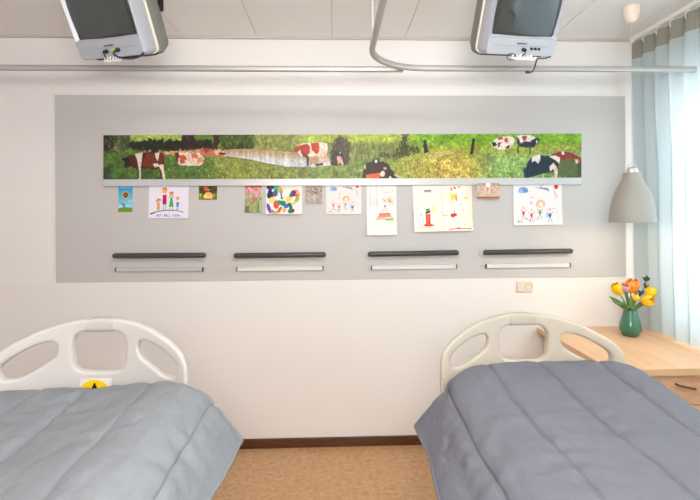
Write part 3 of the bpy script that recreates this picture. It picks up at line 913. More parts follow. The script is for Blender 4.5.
# 10 little box card standing off the wall
p = Paint(476.5, 182, 499.5, 197, 12, (206, 178, 158))
p.rect(476.5, 182, 499.5, 185.6, (176, 140, 122), .7); p.grain(.08, (1, 2))
p.ell(488, 184, 2.4, 2.8, (246, 242, 238)); p.ell(487.2, 189.6, 1.6, 2.6, (226, 70, 66)); p.ell(488.6, 191.4, 1.2, 1.6, (246, 180, 190)); p.rect(485, 188, 490, 193.6, (240, 214, 206), .5)
for x in (480, 483, 493, 496):
    p.line([(x, 187), (x + .6, 193)], .7, (230, 200, 186), .8); p.ell(x, 190, .8, .8, (190, 120, 110), .7)
p.rect(476.5, 195, 499.5, 197, (190, 196, 150))
bt = thing('box_card', 'small pinkish box card with a red base standing off the rail', 'card', at(488, 190, CY), group=CARDS)
def keep(o, par):
    o.parent = par
    o.matrix_parent_inverse = Matrix.Translation(-Vector(par.location))
    return o
keep(sheet('cover', p, 4, [(477, 183.2), (499.2, 182.9), (499.6, 196.2), (477.5, 196.8)], CY - .030, .002, M['print'], M['paper'], curl=.004), bt)
c0, c1 = at(477.6, 197.2, CY - .02), at(499.2, 196.6, CY - .02)
keep(obj('base', box(c0.x, c1.x, CY - .034, CY, c1.z - .009, c1.z), mat('red card base', (206, 84, 76), .6), smooth=False), bt)
keep(obj('back_cover', box(c0.x, c1.x, CY - .002, CY + .001, c1.z, c1.z + .078), M['paper'], smooth=False), bt)

# 11 right drawing
p = Paint(512.5, 182, 563, 226, 12, (238, 235, 234))
outdoor(p, 513, 183.2, 49, 42, .95)
card('drawing', 'crayon drawing of children under a rainbow and red sun, beside the box card', p, 4, [(513.4, 183), (561.6, 182.8), (562, 224.6), (513.2, 225.2)], curl=.010, cat='drawing')

# ================================================================== BLACK BARS AND SLIM RAILS
bars = [((112.6, 206), (255.7, 255.2), (115, 203), (269.8, 269.4), 'below the sunflower card and family drawing'),
        ((233.7, 326), (255.6, 254.6), (236.2, 323.4), (269.6, 268.2), 'below the coloured swirl painting'),
        ((367.8, 459), (254.2, 252.6), (371.2, 457), (267.9, 266.6), 'below the tall sheet and booklet'),
        ((483.2, 573), (252.4, 251), (486, 570.8), (266.4, 265.2), 'above the wall socket')]
for (xa, xb), (ya, yb), (ra, rb), (sa, sb), where in bars:
    Yf = DW - .045
    A, B_ = at(xa + 2.6, ya, Yf), at(xb - 2.6, yb, Yf)
    mid = (A + B_) / 2
    t = thing('wall_bar', 'charcoal rounded bar on the grey panel ' + where, 'wall bar', (mid.x, DW - .008, mid.z), group='charcoal bars on the grey panel')
    a, b = A - t.location, B_ - t.location
    d = (b - a).normalized()
    pts = [a - d * .0165, a - d * .015, a - d * .011, a, b, b + d * .011, b + d * .015, b + d * .0165]
    obj('bar', tube(pts, .0165, 18, radii=[.002, .008, .0135, .0165, .0165, .0135, .008, .002]), M['bar'], t)
    for e in (a.lerp(b, .03), a.lerp(b, .97)):
        obj('end_mount', tube([e, Vector((e.x, 0, e.z))], .011, 14), M['black'], t)
    Yf = DW - .026
    A, B_ = at(ra, sa, Yf), at(rb, sb, Yf)
    mid = (A + B_) / 2
    t = thing('slim_rail', 'slim pale rail under the charcoal bar ' + where, 'rail', (mid.x, DW - .008, mid.z), group='slim rails on the grey panel')
    L = (B_.x - A.x) / 2
    ang = math.atan2(B_.z - A.z, B_.x - A.x)
    t.rotation_euler = (0, -ang, 0)
    bm = bmesh.new()
    add_box(bm, -L + .006, L - .006, -.018, -.001, -.0125, .0125)
    obj('strip', bm, M['alu'] if xa < 120 else M['strip'], t, bevel=.0025)
    for s in (-1, 1):
        obj('end_cap', box(s * L - .006 if s > 0 else -L, s * L if s > 0 else -L + .006, -.021, 0, -.0135, .0135), M['dark'], t, bevel=.001)

# ================================================================== WALL SOCKET
c = at(524.6, 287, DW - .01)
t = thing('wall_socket', 'cream double wall socket below the grey panel', 'wall socket', (c.x, DW - .003, c.z))
hw, hh = .0535, .036
obj('plate', box(-hw, hw, -.010, 0, -hh, hh), M['ivory'], t, bevel=.004, seg=3)
obj('blank_insert', box(-hw + .006, -.004, -.013, -.008, -hh + .006, hh - .006), M['ivory'], t, bevel=.002)
bm = lathe([(.024, 0), (.024, .006), (.019, .006), (.0175, -.010), (0, -.010)], 28)
for v in bm.verts:
    v.co = Vector((v.co.x + .026, -.008 - v.co.z, v.co.y))
obj('socket_cup', bm, mat('cup plastic', (214, 196, 172), .4), t)
bm = bmesh.new()
for s in (-1, 1):
    add_tube(bm, [(.026 + s * .0095, .0035, 0), (.026 + s * .0095, .0005, 0)], .0028, 10)
obj('contact_hole', bm, M['black'], t)

# ================================================================== CURTAIN TRACKS ALONG THE WALL
ZT = 2.355
HD = 2.38


def track_mesh(pts):
    """flat-sided ceiling-hung track profile swept along a plan path"""
    bm = bmesh.new()
    prof = [(-.009, -.013), (.009, -.013), (.012, -.009), (.012, .009), (.009, .013), (-.009, .013), (-.012, .009), (-.012, -.009)]
    rings = []
    P = [Vector(q) for q in pts]
    for i, q in enumerate(P):
        d = (P[min(i + 1, len(P) - 1)] - P[max(i - 1, 0)]).normalized()
        s = Vector((d.y, -d.x, 0))
        rings.append([bm.verts.new(q + s * a + Vector((0, 0, b))) for a, b in prof])
    n = len(prof)
    for a, b in zip(rings, rings[1:]):
        for k in range(n):
            bm.faces.new((a[k], a[(k + 1) % n], b[(k + 1) % n], b[k]))
    bm.faces.new(rings[0][::-1])
    bm.faces.new(rings[-1])
    return bm


ZR = at(560, 68.9, HD).z
ZR2 = at(300, 69.0, HD + .035).z
xb = at(372.6, 46, 2.06).x
R_ = .30
path = [(1.895, HD, ZR), (xb + R_, HD, ZR)]
path += [(xb + R_ - R_ * math.sin(a), HD - R_ + R_ * math.cos(a), ZR) for a in np.linspace(0, PI / 2, 18)[1:]]
path += [(xb, 1.3, ZR), (xb, .3, ZR)]
t = thing('curtain_track', 'L-shaped metal curtain track bending forward over the gap between the beds', 'curtain track', (xb, 2.05, ZR))
L_ = lambda pts: [tuple(Vector(q) - t.location) for q in pts]
obj('track', track_mesh(L_(path)), M['track'], t, angle=60)
obj('suspension_rod', tube(L_([(xb, 2.05, ZR + .012), (xb, 2.05, CEIL)]), .0045, 10), M['alu'], t)
t = thing('curtain_track', 'straight metal curtain track along the wall behind the left bed', 'curtain track', (-1, HD + .035, ZR2))
obj('track', track_mesh(L_([(XL + .02, HD + .035, ZR2), (at(403, 69, HD + .035).x, HD + .035, ZR2)])), M['track'], t, angle=60)
obj('suspension_rod', tube(L_([(-2.3, HD + .035, ZR2 + .012), (-2.3, HD + .035, CEIL)]), .0065, 10), M['white'], t)

# ================================================================== TELEVISIONS
def television(label, loc, rz, tilt, mirror, cables):
    t = thing('television', label, 'television', loc, rz)
    t.rotation_euler = Matrix.Rotation(rz, 4, 'Z').to_3x3().to_euler()
    t.rotation_euler = (Matrix.Rotation(rz, 3, 'Z') @ Matrix.Rotation(tilt, 3, 'X')).to_euler()
    H = .335
    sw, s0, s1 = .154, .078, .306
    bm = loft([rrect(sw - .009, s0 + .008, s1 - .008, .008, .014), rrect(sw, s0, s1, .010, .007), rrect(sw + .004, s0 - .004, s1 + .004, .012, .001),
               rrect(.160, .005, H - .005, .016, 0), rrect(.165, .001, H - .001, .020, .008), rrect(.173, -.002, H + .003, .026, .040),
               rrect(.176, -.003, H + .004, .028, .066), rrect(.176, -.003, H + .004, .028, .078), rrect(.13, .04, H - .04, .03, .078)])
    obj('front_shell', bm, M['silver'], t, angle=35)
    # bulging picture tube
    bm = bmesh.new()
    n = 14
    g = [[None] * (n + 1) for _ in range(n + 1)]
    for i in range(n + 1):
        for j in range(n + 1):
            a, b = -1 + 2 * i / n, -1 + 2 * j / n
            g[i][j] = bm.verts.new((a * .150, .017 - .011 * (1 - .5 * a * a - .5 * b * b), (s0 + s1) / 2 + b * .113))
    for i in range(n):
        for j in range(n):
            bm.faces.new((g[i][j], g[i + 1][j], g[i + 1][j + 1], g[i][j + 1]))
    o = obj('screen', bm, M['screen'], t, angle=80)
    sm = o.modifiers.new('thick', 'SOLIDIFY')
    sm.thickness = .004
    obj('bracket_band', loft([rrect(.168, 0, H, .03, .078), rrect(.180, -.008, H + .008, .032, .078), rrect(.180, -.008, H + .008, .032, .091), rrect(.155, 0, H, .03, .091)]), M['band'], t, angle=35)
    obj('rear_shell', loft([rrect(.174, -.016, H + .002, .03, .092), rrect(.184, -.014, H - .006, .03, .13), rrect(.165, .0, H - .05, .03, .20), rrect(.105, .05, H - .11, .03, .255), rrect(.075, .08, H - .14, .03, .268)], False, True), M['rear'], t, angle=35)
    # name on the chin
    fc = bpy.data.curves.new('logo', 'FONT')
    fc.body = 'SAMSUNG'
    fc.size = .0108
    fc.align_x = 'CENTER'
    fc.extrude = .0006
    tmp = bpy.data.objects.new('logo', fc)
    COL.objects.link(tmp)
    dg = bpy.context.evaluated_depsgraph_get()
    me = bpy.data.meshes.new_from_object(tmp.evaluated_get(dg))
    bpy.data.objects.remove(tmp)
    me.transform(Matrix.Translation((0, -.0008, .050)) @ Matrix.Rotation(PI / 2, 4, 'X'))
    me.materials.clear()
    me.materials.append(M['black'])
    link(bpy.data.objects.new('lettering', me), t)
    # chin details: seam line, push buttons
    obj('chin_seam', box(-.135, .135, -.0006, .002, .0425, .0434), M['rear'], t, smooth=False)
    bm = bmesh.new()
    for i in range(5):
        add_box(bm, -.085 + i * .013, -.077 + i * .013, -.0015, .002, .032, .036)
    obj('button_strip', bm, M['silver'], t, bevel=.0005)
    cables(t)
    return t


def knob(t, name, x, z, r, m, L=.012):
    bm = lathe([(0, -.002), (r, -.002), (r, L * .7), (r * .8, L), (0, L)], 16)
    for v in bm.verts:
        v.co = Vector((x + v.co.x, -v.co.z, z + v.co.y))
    return obj(name, bm, m, t)


def coil(t, x, z, w):
    """a white lead wound up and tied under the chin"""
    pts = []
    for i in range(150):
        a = i / 149
        th = a * 2 * PI * 6 + 1.2 * noise.noise(Vector((a * 6, x * 9, 1)))
        amp = .0085 + .005 * noise.noise(Vector((a * 5, x * 11, 4)))
        pts.append((x + w * (a - .5) + .007 * math.cos(th), -.012 + .006 * math.sin(th), z + amp * math.sin(th + .6)))
    obj('coiled_lead', tube(pts, .0028, 7), M['white'], t)


def cables_a(t):
    knob(t, 'plug', -.018, .030, .0085, M['black'], .02)
    obj('plug_lead', tube([(-.018, -.02, .030), (-.018, -.024, .022), (-.019, -.02, .010), (-.022, -.014, .002)], .0022, 8), M['black'], t)
    knob(t, 'plug', .016, .034, .006, M['yellowplug'], .012)
    knob(t, 'plug', .026, .034, .0055, M['yellowplug'], .010)
    knob(t, 'plug', .042, .033, .0085, M['bluecable'], .016)
    q = interp([(.042, -.016, .033), (.036, -.03, .028), (.036, -.034, .018), (.05, -.03, .008), (.075, -.022, -.004), (.10, -.014, -.008), (.135, -.004, -.004), (.16, .004, .012)], 30, 2)
    obj('aerial_cable', tube([tuple(x) for x in q], .0042, 8), M['bluecable'], t)
    coil(t, .006, -.002, .085)


def cables_b(t):
    knob(t, 'plug', .012, .028, .0085, M['black'], .02)
    obj('plug_lead', tube([(.012, -.02, .028), (.012, -.024, .020), (.012, -.02, .012), (.008, -.014, .002)], .0022, 8), M['black'], t)
    for i in range(3):
        knob(t, 'jack_socket', .050 + i * .0175, .033, .0062, M['black'], .006)
    coil(t, .012, -.003, .105)
    obj('lead_loop', tube([(-.045 + .022 * math.cos(a), -.016, -.002 + .014 * math.sin(a)) for a in np.linspace(0, 2 * PI, 24)], .0018, 6), M['black'], t)
    q = interp([(.15, -.002, .003), (.12, -.01, -.004), (.085, -.014, -.004), (.078, -.016, -.012), (.081, -.010, -.035), (.084, .0, -.060), (.074, .0, -.072), (.064, .0, -.070)], 34, 2)
    obj('aerial_cable', tube([tuple(x) for x in q], .0034, 8), M['bluecable'], t)
    e = q[-1]
    obj('cable_plug', tube([tuple(e), (e[0] - .016, e[1], e[2] + .001)], .0062, 10), M['bluecable'], t)


def bracket(label, x, y, ztv, top_y):
    t = thing('ceiling_bracket', label, 'bracket', (x, y, CEIL))
    obj('ceiling_plate', box(-.07, .07, -.07, .07, -.008, 0), M['bracket'], t, bevel=.003)
    obj('post', tube([(0, 0, -.008), (0, 0, ztv - CEIL)], .014, 14), M['bracket'], t)
    return t


pA = at(112.8, 58.2, 2.085)
pB = at(519.4, 56.0, 2.085)
TILT = math.radians(28)
television('silver tube television tilted down above the left bed', pA, math.radians(-15), TILT, False, cables_a)
television('silver tube television tilted down above the right bed', pB, math.radians(6), TILT, True, cables_b)
bA = at(160.5, 4, 2.30)
bracket('black bracket holding the left television to the ceiling', bA.x, 2.30, 2.475, 0)
bracket('black bracket holding the right television to the ceiling', pB.x - .03, 2.26, 2.50, 0)

# ================================================================== BEDS
def half_outline():
    pts = [(442.8, 388), (442.8, 372), (443.2, 357), (446.5, 349.5), (452, 342.5), (458.6, 336.3), (474, 325.3), (491.6, 317.6), (504, 314.6), (514, 313.2), (524.5, 312.9)]
    lo = [(452.4, 365), (452, 356), (459.7, 347.3), (471.8, 337.8), (483.4, 333.2), (488.6, 333.8), (490.4, 338.5), (488.3, 347.3), (477.3, 356), (465, 365.4), (456.4, 367.6)]
    md = [(524.5, 323.6), (511.4, 323.8), (504.2, 326.6), (501, 333), (500.8, 340), (501.8, 352.8), (505, 357.6), (510, 359.4), (524.5, 359.6)]
    XC = at(524.5, 313, 2.075).x

    def cv(p):
        h = .2
        for _ in range(8):
            q = at(p[0], p[1], 2.075 - .118 * (h / .39) ** 2)
            h = XC - q.x
        return (-h * .985, q.z)
    return [cv(p) for p in pts], [cv(p) for p in lo], [cv(p) for p in md]


HB_O, HB_L, HB_M = half_outline()
HTOP = HB_O[-1][1]


def spline(cu, pts, closed=True):
    s = cu.splines.new('POLY')
    s.points.add(len(pts) - 1)
    for k, (x, z) in enumerate(pts):
        s.points[k].co = (x, z, 0, 1)
    s.use_cyclic_u = closed


def rounded(pts, n=60, passes=3):
    P = pts + [pts[0]]
    Q = interp(P, n + 1, 0)[:-1]
    for _ in range(passes):
        Q = .25 * np.roll(Q, 1, 0) + .5 * Q + .25 * np.roll(Q, -1, 0)
    return [tuple(q) for q in Q]


def headboard_mesh():
    cu = bpy.data.curves.new('headboard', 'CURVE')
    cu.dimensions = '2D'
    cu.fill_mode = 'BOTH'
    zb = .46
    top = [tuple(q) for q in interp(HB_O[1:], 40, 2)]
    outer = [(top[0][0], zb)] + top + [(-x, z) for x, z in top[::-1][1:]] + [(-top[0][0], zb)]
    spline(cu, outer)
    spline(cu, rounded(HB_L))
    spline(cu, rounded([(-x, z) for x, z in HB_L]))
    spline(cu, rounded(HB_M + [(-x, z) for x, z in HB_M[::-1][1:-1]], 90, 3))
    cu.extrude = .010
    cu.bevel_depth = .010
    cu.bevel_resolution = 3
    cu.offset = -.010
    tmp = bpy.data.objects.new('headboard', cu)
    COL.objects.link(tmp)
    dg = bpy.context.evaluated_depsgraph_get()
    me = bpy.data.meshes.new_from_object(tmp.evaluated_get(dg))
    bpy.data.objects.remove(tmp)
    o2 = bpy.data.objects.new('tmp', me)
    COL.objects.link(o2)
    rm = o2.modifiers.new('r', 'REMESH')
    rm.mode = 'VOXEL'
    rm.voxel_size = .0045
    s = o2.modifiers.new('s', 'SMOOTH')
    s.factor = .5
    s.iterations = 6
    dg = bpy.context.evaluated_depsgraph_get()
    m2 = bpy.data.meshes.new_from_object(o2.evaluated_get(dg))
    bpy.data.objects.remove(o2)
    for v in m2.vertices:
        x, z, y = v.co.x, v.co.y, v.co.z
        v.co = Vector((x, y - .118 * (x / .39) ** 2, z))
    m2.update()
    bm = bmesh.new()
    bm.from_mesh(m2)
    return bm


BARZ = HB_M[0][1]


def bed(label, x, y, dz, sticker, capmat):
    t = thing('hospital_bed', label, 'bed', (x, y, 0))
    bm = headboard_mesh()
    hb = obj('headboard', bm, M['headw'] if sticker else M['head'], t, angle=180)
    hb.scale.x = .945 if sticker else 1.0
    hb.location.z = dz
    # cap clipped over the middle of the top bar
    zc0, zc1 = BARZ - .004, HTOP + .003
    bm = bmesh.new()
    loops = []
    for k in range(11):
        xx = -.056 + .112 * k / 10
        yy = -.118 * (xx / .39) ** 2
        sag = .010 * (xx / .056) ** 2 * .8
        loops.append([Vector((xx, yy + p.x, p.z)) for p in rrect(.0245, zc0, zc1 - sag, .014, 0)])
    bm = loft(loops, True, True)
    obj('grip_cap', bm, capmat, hb, angle=50)
    # mattress, frame and legs under the quilt
    obj('mattress', box(-.335, .335, -1.74, -.13, .50, .64), M['mattress'], t, bevel=.04, seg=4)
    bm = box(-.33, .33, -1.74, -.03, .40, .46)
    obj('frame', bm, M['bedmetal'], t, bevel=.01)
    for sx in (-1, 1):
        for yy in (-.35, -1.6):
            lg = obj('leg', tube([(sx * .30, yy, .42), (sx * .30, yy, .13)], .022, 12), M['bedmetal'], t)
            bm = bmesh.new()
            add_lathe(bm, [(0, -.014), (.045, -.014), (.055, -.008), (.055, .008), (.045, .014), (0, .014)], 20)
            for v in bm.verts:
                v.co = Vector((sx * .30 + v.co.z, yy + v.co.x, .055 + v.co.y))
            obj('castor', bm, M['rubber'], lg)
            obj('castor_fork', box(sx * .30 - .02, sx * .30 + .02, yy - .02, yy + .02, .105, .135), M['bedmetal'], lg, bevel=.003)
    if sticker:
        pc = at(96.2, 386, y - .013)
        lx, lz = pc.x - x, pc.z
        yf = -.118 * (lx / .39) ** 2 - .0235
        bm = bmesh.new()
        add_box(bm, lx - .065, lx + .065, yf - .0012, yf + .0008, lz - .09, lz + .034)
        st = obj('warning_sticker', bm, M['sticker'], t, smooth=False, bevel=.0005)
        st['label'] = 'white sticker with a yellow warning disc'
        bm = lathe([(0, 0), (.062, 0), (.062, .001), (0, .001)], 48)
        for v in bm.verts:
            v.co = Vector((lx + v.co.x, yf - .0012 - v.co.z, lz - .032 + v.co.y))
        obj('yellow_disc', bm, M['syellow'], st, smooth=False)
        bm = bmesh.new()
        fr = [bm.verts.new((lx + a, yf - .0032, lz + .002 + b * .8)) for a, b in ((-.014, -.016), (.014, -.016), (.004, .010), (.003, .018), (-.003, .018), (-.004, .010))]
        bk = [bm.verts.new(v.co + Vector((0, .0012, 0))) for v in fr]
        bm.faces.new(fr)
        bm.faces.new(bk[::-1])
        for i in range(6):
            bm.faces.new((fr[i], bk[i], bk[(i + 1) % 6], fr[(i + 1) % 6]))
        obj('warning_mark', bm, M['black'], st, smooth=False)
    return t


def quilt(label, m, prof, seams, yc, xc, yfoot, sag, name='quilt', hemshift=None, seed=0, headlift=0.0):
    """prof: (x, z) across the bed at the head edge, left hem to right hem"""
    NU, NV = 330, 260
    Q = interp(prof, NU, 5)
    seg = np.r_[0, np.cumsum(np.linalg.norm(np.diff(Q, axis=0), axis=1))]
    sx = [seg[np.argmin(np.abs(Q[:, 0] - s))] if not isinstance(s, tuple) else seg[-1] * s[0] for s in seams]
    ztop = Q[:, 1].max()
    V = np.zeros((NV, NU, 3))
    for j in range(NV):
        v = (j / (NV - 1)) ** 1.25
        for i in range(NU):
            x, z = Q[i]
            topness = smoothstep(ztop - .30, ztop - .03, z)
            yh = yc - .118 * (min(1.0, abs(x - xc) / .39)) ** 2 - .035
            y = yh + (yfoot - yh) * v
            dist = yh - y
            zz = z - sag * topness * smoothstep(.05, .55, dist)
            xx = x
            drape = 1 - topness
            side = 1 if x > xc else -1
            if hemshift:
                xx += hemshift * drape * side * min(1.5, dist / .4)
            xx += side * drape ** 1.5 * .014 * math.sin(y * 10 + side + seed) * smoothstep(0, .3, dist)
            # rounded head edge
            zz += headlift * topness * math.exp(-(dist / .12) ** 2) - .014 * topness * math.exp(-(dist / .02) ** 2)
            V[j, i] = (xx, y, zz)
    # normals for displacement
    du = np.gradient(V, axis=1)
    dv = np.gradient(V, axis=0)
    N = np.cross(du, dv)
    N /= np.linalg.norm(N, axis=2)[..., None] + 1e-9
    if N[NV // 2, NU // 2, 2] < 0:
        N = -N
    for j in range(NV):
        for i in range(NU):
            s = seg[i]
            x, y, z = V[j, i]
            wob = .006 * noise.noise(Vector((y * 5, i * .0, seed)))
            d = min(abs(s + wob - q) for q in sx)
            h = .006 * (1 - math.exp(-(d / .022) ** 2)) - .008 * math.exp(-(d / .0055) ** 2)
            # puckers running out from the seams and loose folds
            h += .0085 * noise.noise(Vector((s * 6, y * 19, 3 + seed))) * math.exp(-(d / .07) ** 2)
            h += .0080 * noise.noise(Vector((s * 4 + y * 2.0, y * 5.5 - s * 2.0, 9 + seed)))
            h += .0040 * noise.noise(Vector((s * 16, y * 13, 5 + seed)))
            h += .0018 * noise.noise(Vector((s * 44 + y * 12, y * 30 - s * 9, 7 + seed)))
            V[j, i] += N[j, i] * (h)
    idx = np.arange(NV * NU).reshape(NV, NU)
    q = np.stack([idx[:-1, :-1], idx[1:, :-1], idx[1:, 1:], idx[:-1, 1:]], -1).reshape(-1, 4)
    me = bpy.data.meshes.new(name)
    me.from_pydata(V.reshape(-1, 3).tolist(), [], q.tolist())
    me.materials.append(m)
    for p_ in me.polygons:
        p_.use_smooth = True
    o = bpy.data.objects.new(name, me)
    link(o)
    sm = o.modifiers.new('thickness', 'SOLIDIFY')
    sm.thickness = .016
    sm.offset = -1
    if N[NV // 2, NU // 2, 2] > 0:
        # make face normals point up so the padding goes inward
        nz = me.polygons[len(me.polygons) // 2].normal.z
        if nz < 0:
            me.flip_normals()
    # piped hem round the edge
    ring = [V[0, i] for i in range(NU)] + [V[j, -1] for j in range(1, NV)]
    ringL = [V[j, 0] for j in range(NV - 1, 0, -1)]
    pts = [tuple(p_ - np.array((0, 0, .006))) for p_ in (ringL[::3] + ring[::3])]
    hm = obj('piped_hem', tube(pts, .0075, 8), m, o)
    return o


# right bed
YB2 = 2.075
XB2 = at(524.5, 313, YB2).x - .015
bed('ivory hospital bed at the desk, under the slate grey quilt', XB2, YB2, 0, False, M['cap'])
prof = []
for px, py, d in ((416.3, 424, 1.925), (424, 414, 1.925), (431, 405.5, 1.925), (437, 396, 1.925), (443, 388.5, 1.93), (450, 382, 1.93), (460, 376, 1.94), (475, 369.5, 1.96), (490, 366, 1.99), (512, 363.6, 2.03), (535, 361.6, 2.04), (565, 361, 2.02), (590, 361.6, 1.98), (612, 363.4, 1.94), (626, 365.8, 1.92)):
    q = at(px, py, d)
    prof.append((q.x, q.z))
xe, ze = prof[-1]
prof += [(xe + .035, ze - .02), (xe + .06, ze - .07), (xe + .075, ze - .16), (xe + .085, ze - .27)]
prof2 = prof
s2 = [at(443.5, 391, 1.93).x, at(488, 366, 1.98).x, at(535, 362, 2.04).x, at(593, 363, 1.98).x, xe + .05]
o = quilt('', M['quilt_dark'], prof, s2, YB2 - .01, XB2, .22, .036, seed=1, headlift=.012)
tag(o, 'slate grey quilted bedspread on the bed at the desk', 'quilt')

# left bed
YB1 = 1.895
XB1 = at(99.6, 318, YB1).x + .010
pz = at(99.6, 317.8, YB1).z
bed('white hospital bed with a yellow warning sticker, under the light grey quilt', XB1, YB1, pz - HTOP, True, M['capw'])
prof = []
for px, py, d in ((0, 392, 1.75), (30, 389.6, 1.79), (60, 388, 1.825), (105, 386, 1.85), (130, 383.8, 1.83), (150, 382, 1.80), (168, 380.6, 1.775), (187, 383.6, 1.745), (201, 389.5, 1.74), (214, 401, 1.735), (223, 413, 1.735), (232, 426, 1.735), (240.7, 438.6, 1.735)):
    q = at(px, py, d)
    prof.append((q.x, q.z))
x0, z0 = prof[0]
prof = [(x0 - .20, z0 - .27), (x0 - .19, z0 - .16), (x0 - .165, z0 - .08), (x0 - .12, z0 - .025), (x0 - .06, z0 - .004)] + prof
s1 = [x0 - .10, at(40, 389, 1.80).x, at(94, 386.5, 1.85).x, at(153, 381.6, 1.80).x, at(214, 401, 1.735).x]
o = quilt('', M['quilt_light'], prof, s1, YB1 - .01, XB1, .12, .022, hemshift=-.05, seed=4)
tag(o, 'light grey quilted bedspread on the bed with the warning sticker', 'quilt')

# ================================================================== DESK
t = thing('desk', 'pale beech desk behind the right bed, under the curtain', 'desk', (1.65, 2.56, 0))
dl = at(538, 329.6, DW - .02).x
df = at(660, 370, 1).y
zt = .738
yF = None
# front edge distance from its pixel row
lo_, hi_ = 1.5, 2.9
for _ in range(40):
    mid = (lo_ + hi_) / 2
    if at(650, 369.4, mid).z > zt:
        lo_ = mid
    else:
        hi_ = mid
yF = lo_
lx = lambda x: x - 1.65
ly = lambda y: y - 2.56
obj('desktop', box(lx(dl), lx(2.05), ly(yF + .004), ly(DW - .004), zt - .032, zt), M['beech'], t, smooth=False, bevel=.0015)
obj('edge_band', box(lx(dl), lx(2.05), ly(yF), ly(yF + .004), zt - .032, zt - .0005), M['beech_edge'], t, smooth=False)
obj('side_panel', box(lx(dl + .03), lx(dl + .05), ly(yF + .06), ly(DW - .03), 0.0, zt - .032), M['beech'], t, smooth=False)
obj('side_panel', box(lx(2.02), lx(2.04), ly(yF + .06), ly(DW - .03), 0.0, zt - .032), M['beech'], t, smooth=False)
obj('modesty_panel', box(lx(dl + .05), lx(2.02), ly(DW - .10), ly(DW - .085), .30, zt - .032), M['beech'], t, smooth=False)
M['beech_dim'] = ramp_mat('shaded beech drawer', [(0.2, (190, 146, 108)), (0.5, (204, 162, 124)), (0.8, (214, 176, 138))], 5, (3, 5, 14), 0.45, 6, 0.4)  # beech darkened, shade under the desktop put into the colour
obj('cabinet_body', box(lx(1.50), lx(2.02), ly(yF + .045), ly(DW - .11), .06, zt - .034), M['beech_dim'], t, smooth=False)
for k, (za, zb) in enumerate(((.555, zt - .038), (.31, .55), (.07, .305))):
    dr = obj('drawer', box(lx(1.505), lx(2.015), ly(yF + .028), ly(yF + .045), za, zb), M['beech_dim'], t, smooth=False, bevel=.002)
    zc = zb - .055 if k == 0 else (za + zb) / 2
    hx = at(686, 387, yF + .02).x
    pts = [(lx(hx) - .045, ly(yF + .029), zc + .012), (lx(hx) - .04, ly(yF + .010), zc + .010), (lx(hx) + .04, ly(yF + .010), zc - .010), (lx(hx) + .045, ly(yF + .029), zc - .012)]
    obj('handle', tube(pts, .005, 8), M['dark'], dr)

# ================================================================== PENDANT LAMP
PD = 2.50
pc = at(632.2, 173, PD)
zs0, zs1 = at(632.2, 222.4, PD).z, at(632.2, 172.8, PD).z
t = thing('pendant_lamp', 'grey bell-shaped pendant lamp hanging over the desk', 'lamp', (pc.x, PD, CEIL))
k = 21.6 / FPX * PD
hS = zs1 - zs0
zo = zs0 - CEIL
prof_o = [(1.0, 0), (.99, .06), (.968, .15), (.925, .29), (.85, .44), (.77, .56), (.67, .67), (.56, .765), (.465, .835), (.41, .89), (.388, .94), (.38, 1.0)]
outer = [(r * k, zo + h * hS) for r, h in prof_o]
inner = [((r - .035) * k, zo + h * hS * .985) for r, h in prof_o]
sh = obj('lamp_shade', lathe(outer + [(.30 * k, zo + hS)], 56), M['shade'], t, angle=60)
obj('shade_lining', lathe([outer[0]] + inner + [(.02, zo + hS * .96), (0, zo + hS * .96)], 56), M['shade_in'], sh, angle=60)
za, zb = at(632.2, 172.8, PD).z - CEIL, at(632.2, 163, PD).z - CEIL
obj('lamp_cap', lathe([(.030, za - .004), (.030, za + .012), (.026, za + .024), (.016, za + .030), (.006, za + .034), (0, za + .034)], 28), M['alu'], t)
loop = [(.032 * math.cos(a), 0, za + .006 + .045 * math.sin(a)) for a in np.linspace(0, PI, 16)]
obj('hanging_loop', tube(loop, .0028, 8), M['alu'], t)
obj('cord', tube([(0, 0, za + .03), (0, 0, -.06)], .0018, 8), M['alu'], t)
r0, hc = 8.2 / FPX * PD, .10
obj('ceiling_cup', lathe([(0, 0), (r0, 0), (r0 * 1.02, -.010), (r0 * .95, -.038), (r0 * .76, -.066), (r0 * .5, -.080), (.006, -.086), (0, -.086)], 36), M['cream'], t, angle=60)
obj('bulb', lathe([(0, zo + .045), (.022, zo + .05), (.032, zo + .075), (.03, zo + .10), (.018, zo + .13), (.014, zo + .17), (0, zo + .17)], 24), M['shade_in'], t, angle=80)
lamp_xy = (pc.x, PD, zs0 + .02)

# ================================================================== VASE AND FLOWERS
VD = 2.74
vc = at(630.4, 338, VD)
pxm = VD / FPX
t = thing('vase', 'green glazed vase of flowers on the desk', 'vase', (vc.x, VD, zt))
prof_v = [(0, 0), (.60, 0), (.70, .012), (.86, .16), (.99, .24), (1.0, .31), (.965, .42), (.84, .60), (.70, .77), (.60, .90), (.555, .95), (.57, .985), (.585, 1.0), (.53, .985), (.50, .93), (.60, .75), (.85, .45), (.85, .30), (.6, .05), (0, .05)]
kv, hv = 10.4 * pxm, 27.6 * pxm
obj('body', lathe([(r * kv, z * hv) for r, z in prof_v], 48), M['vase'], t, angle=60)
mouth = Vector((vc.x, VD, zt + hv))


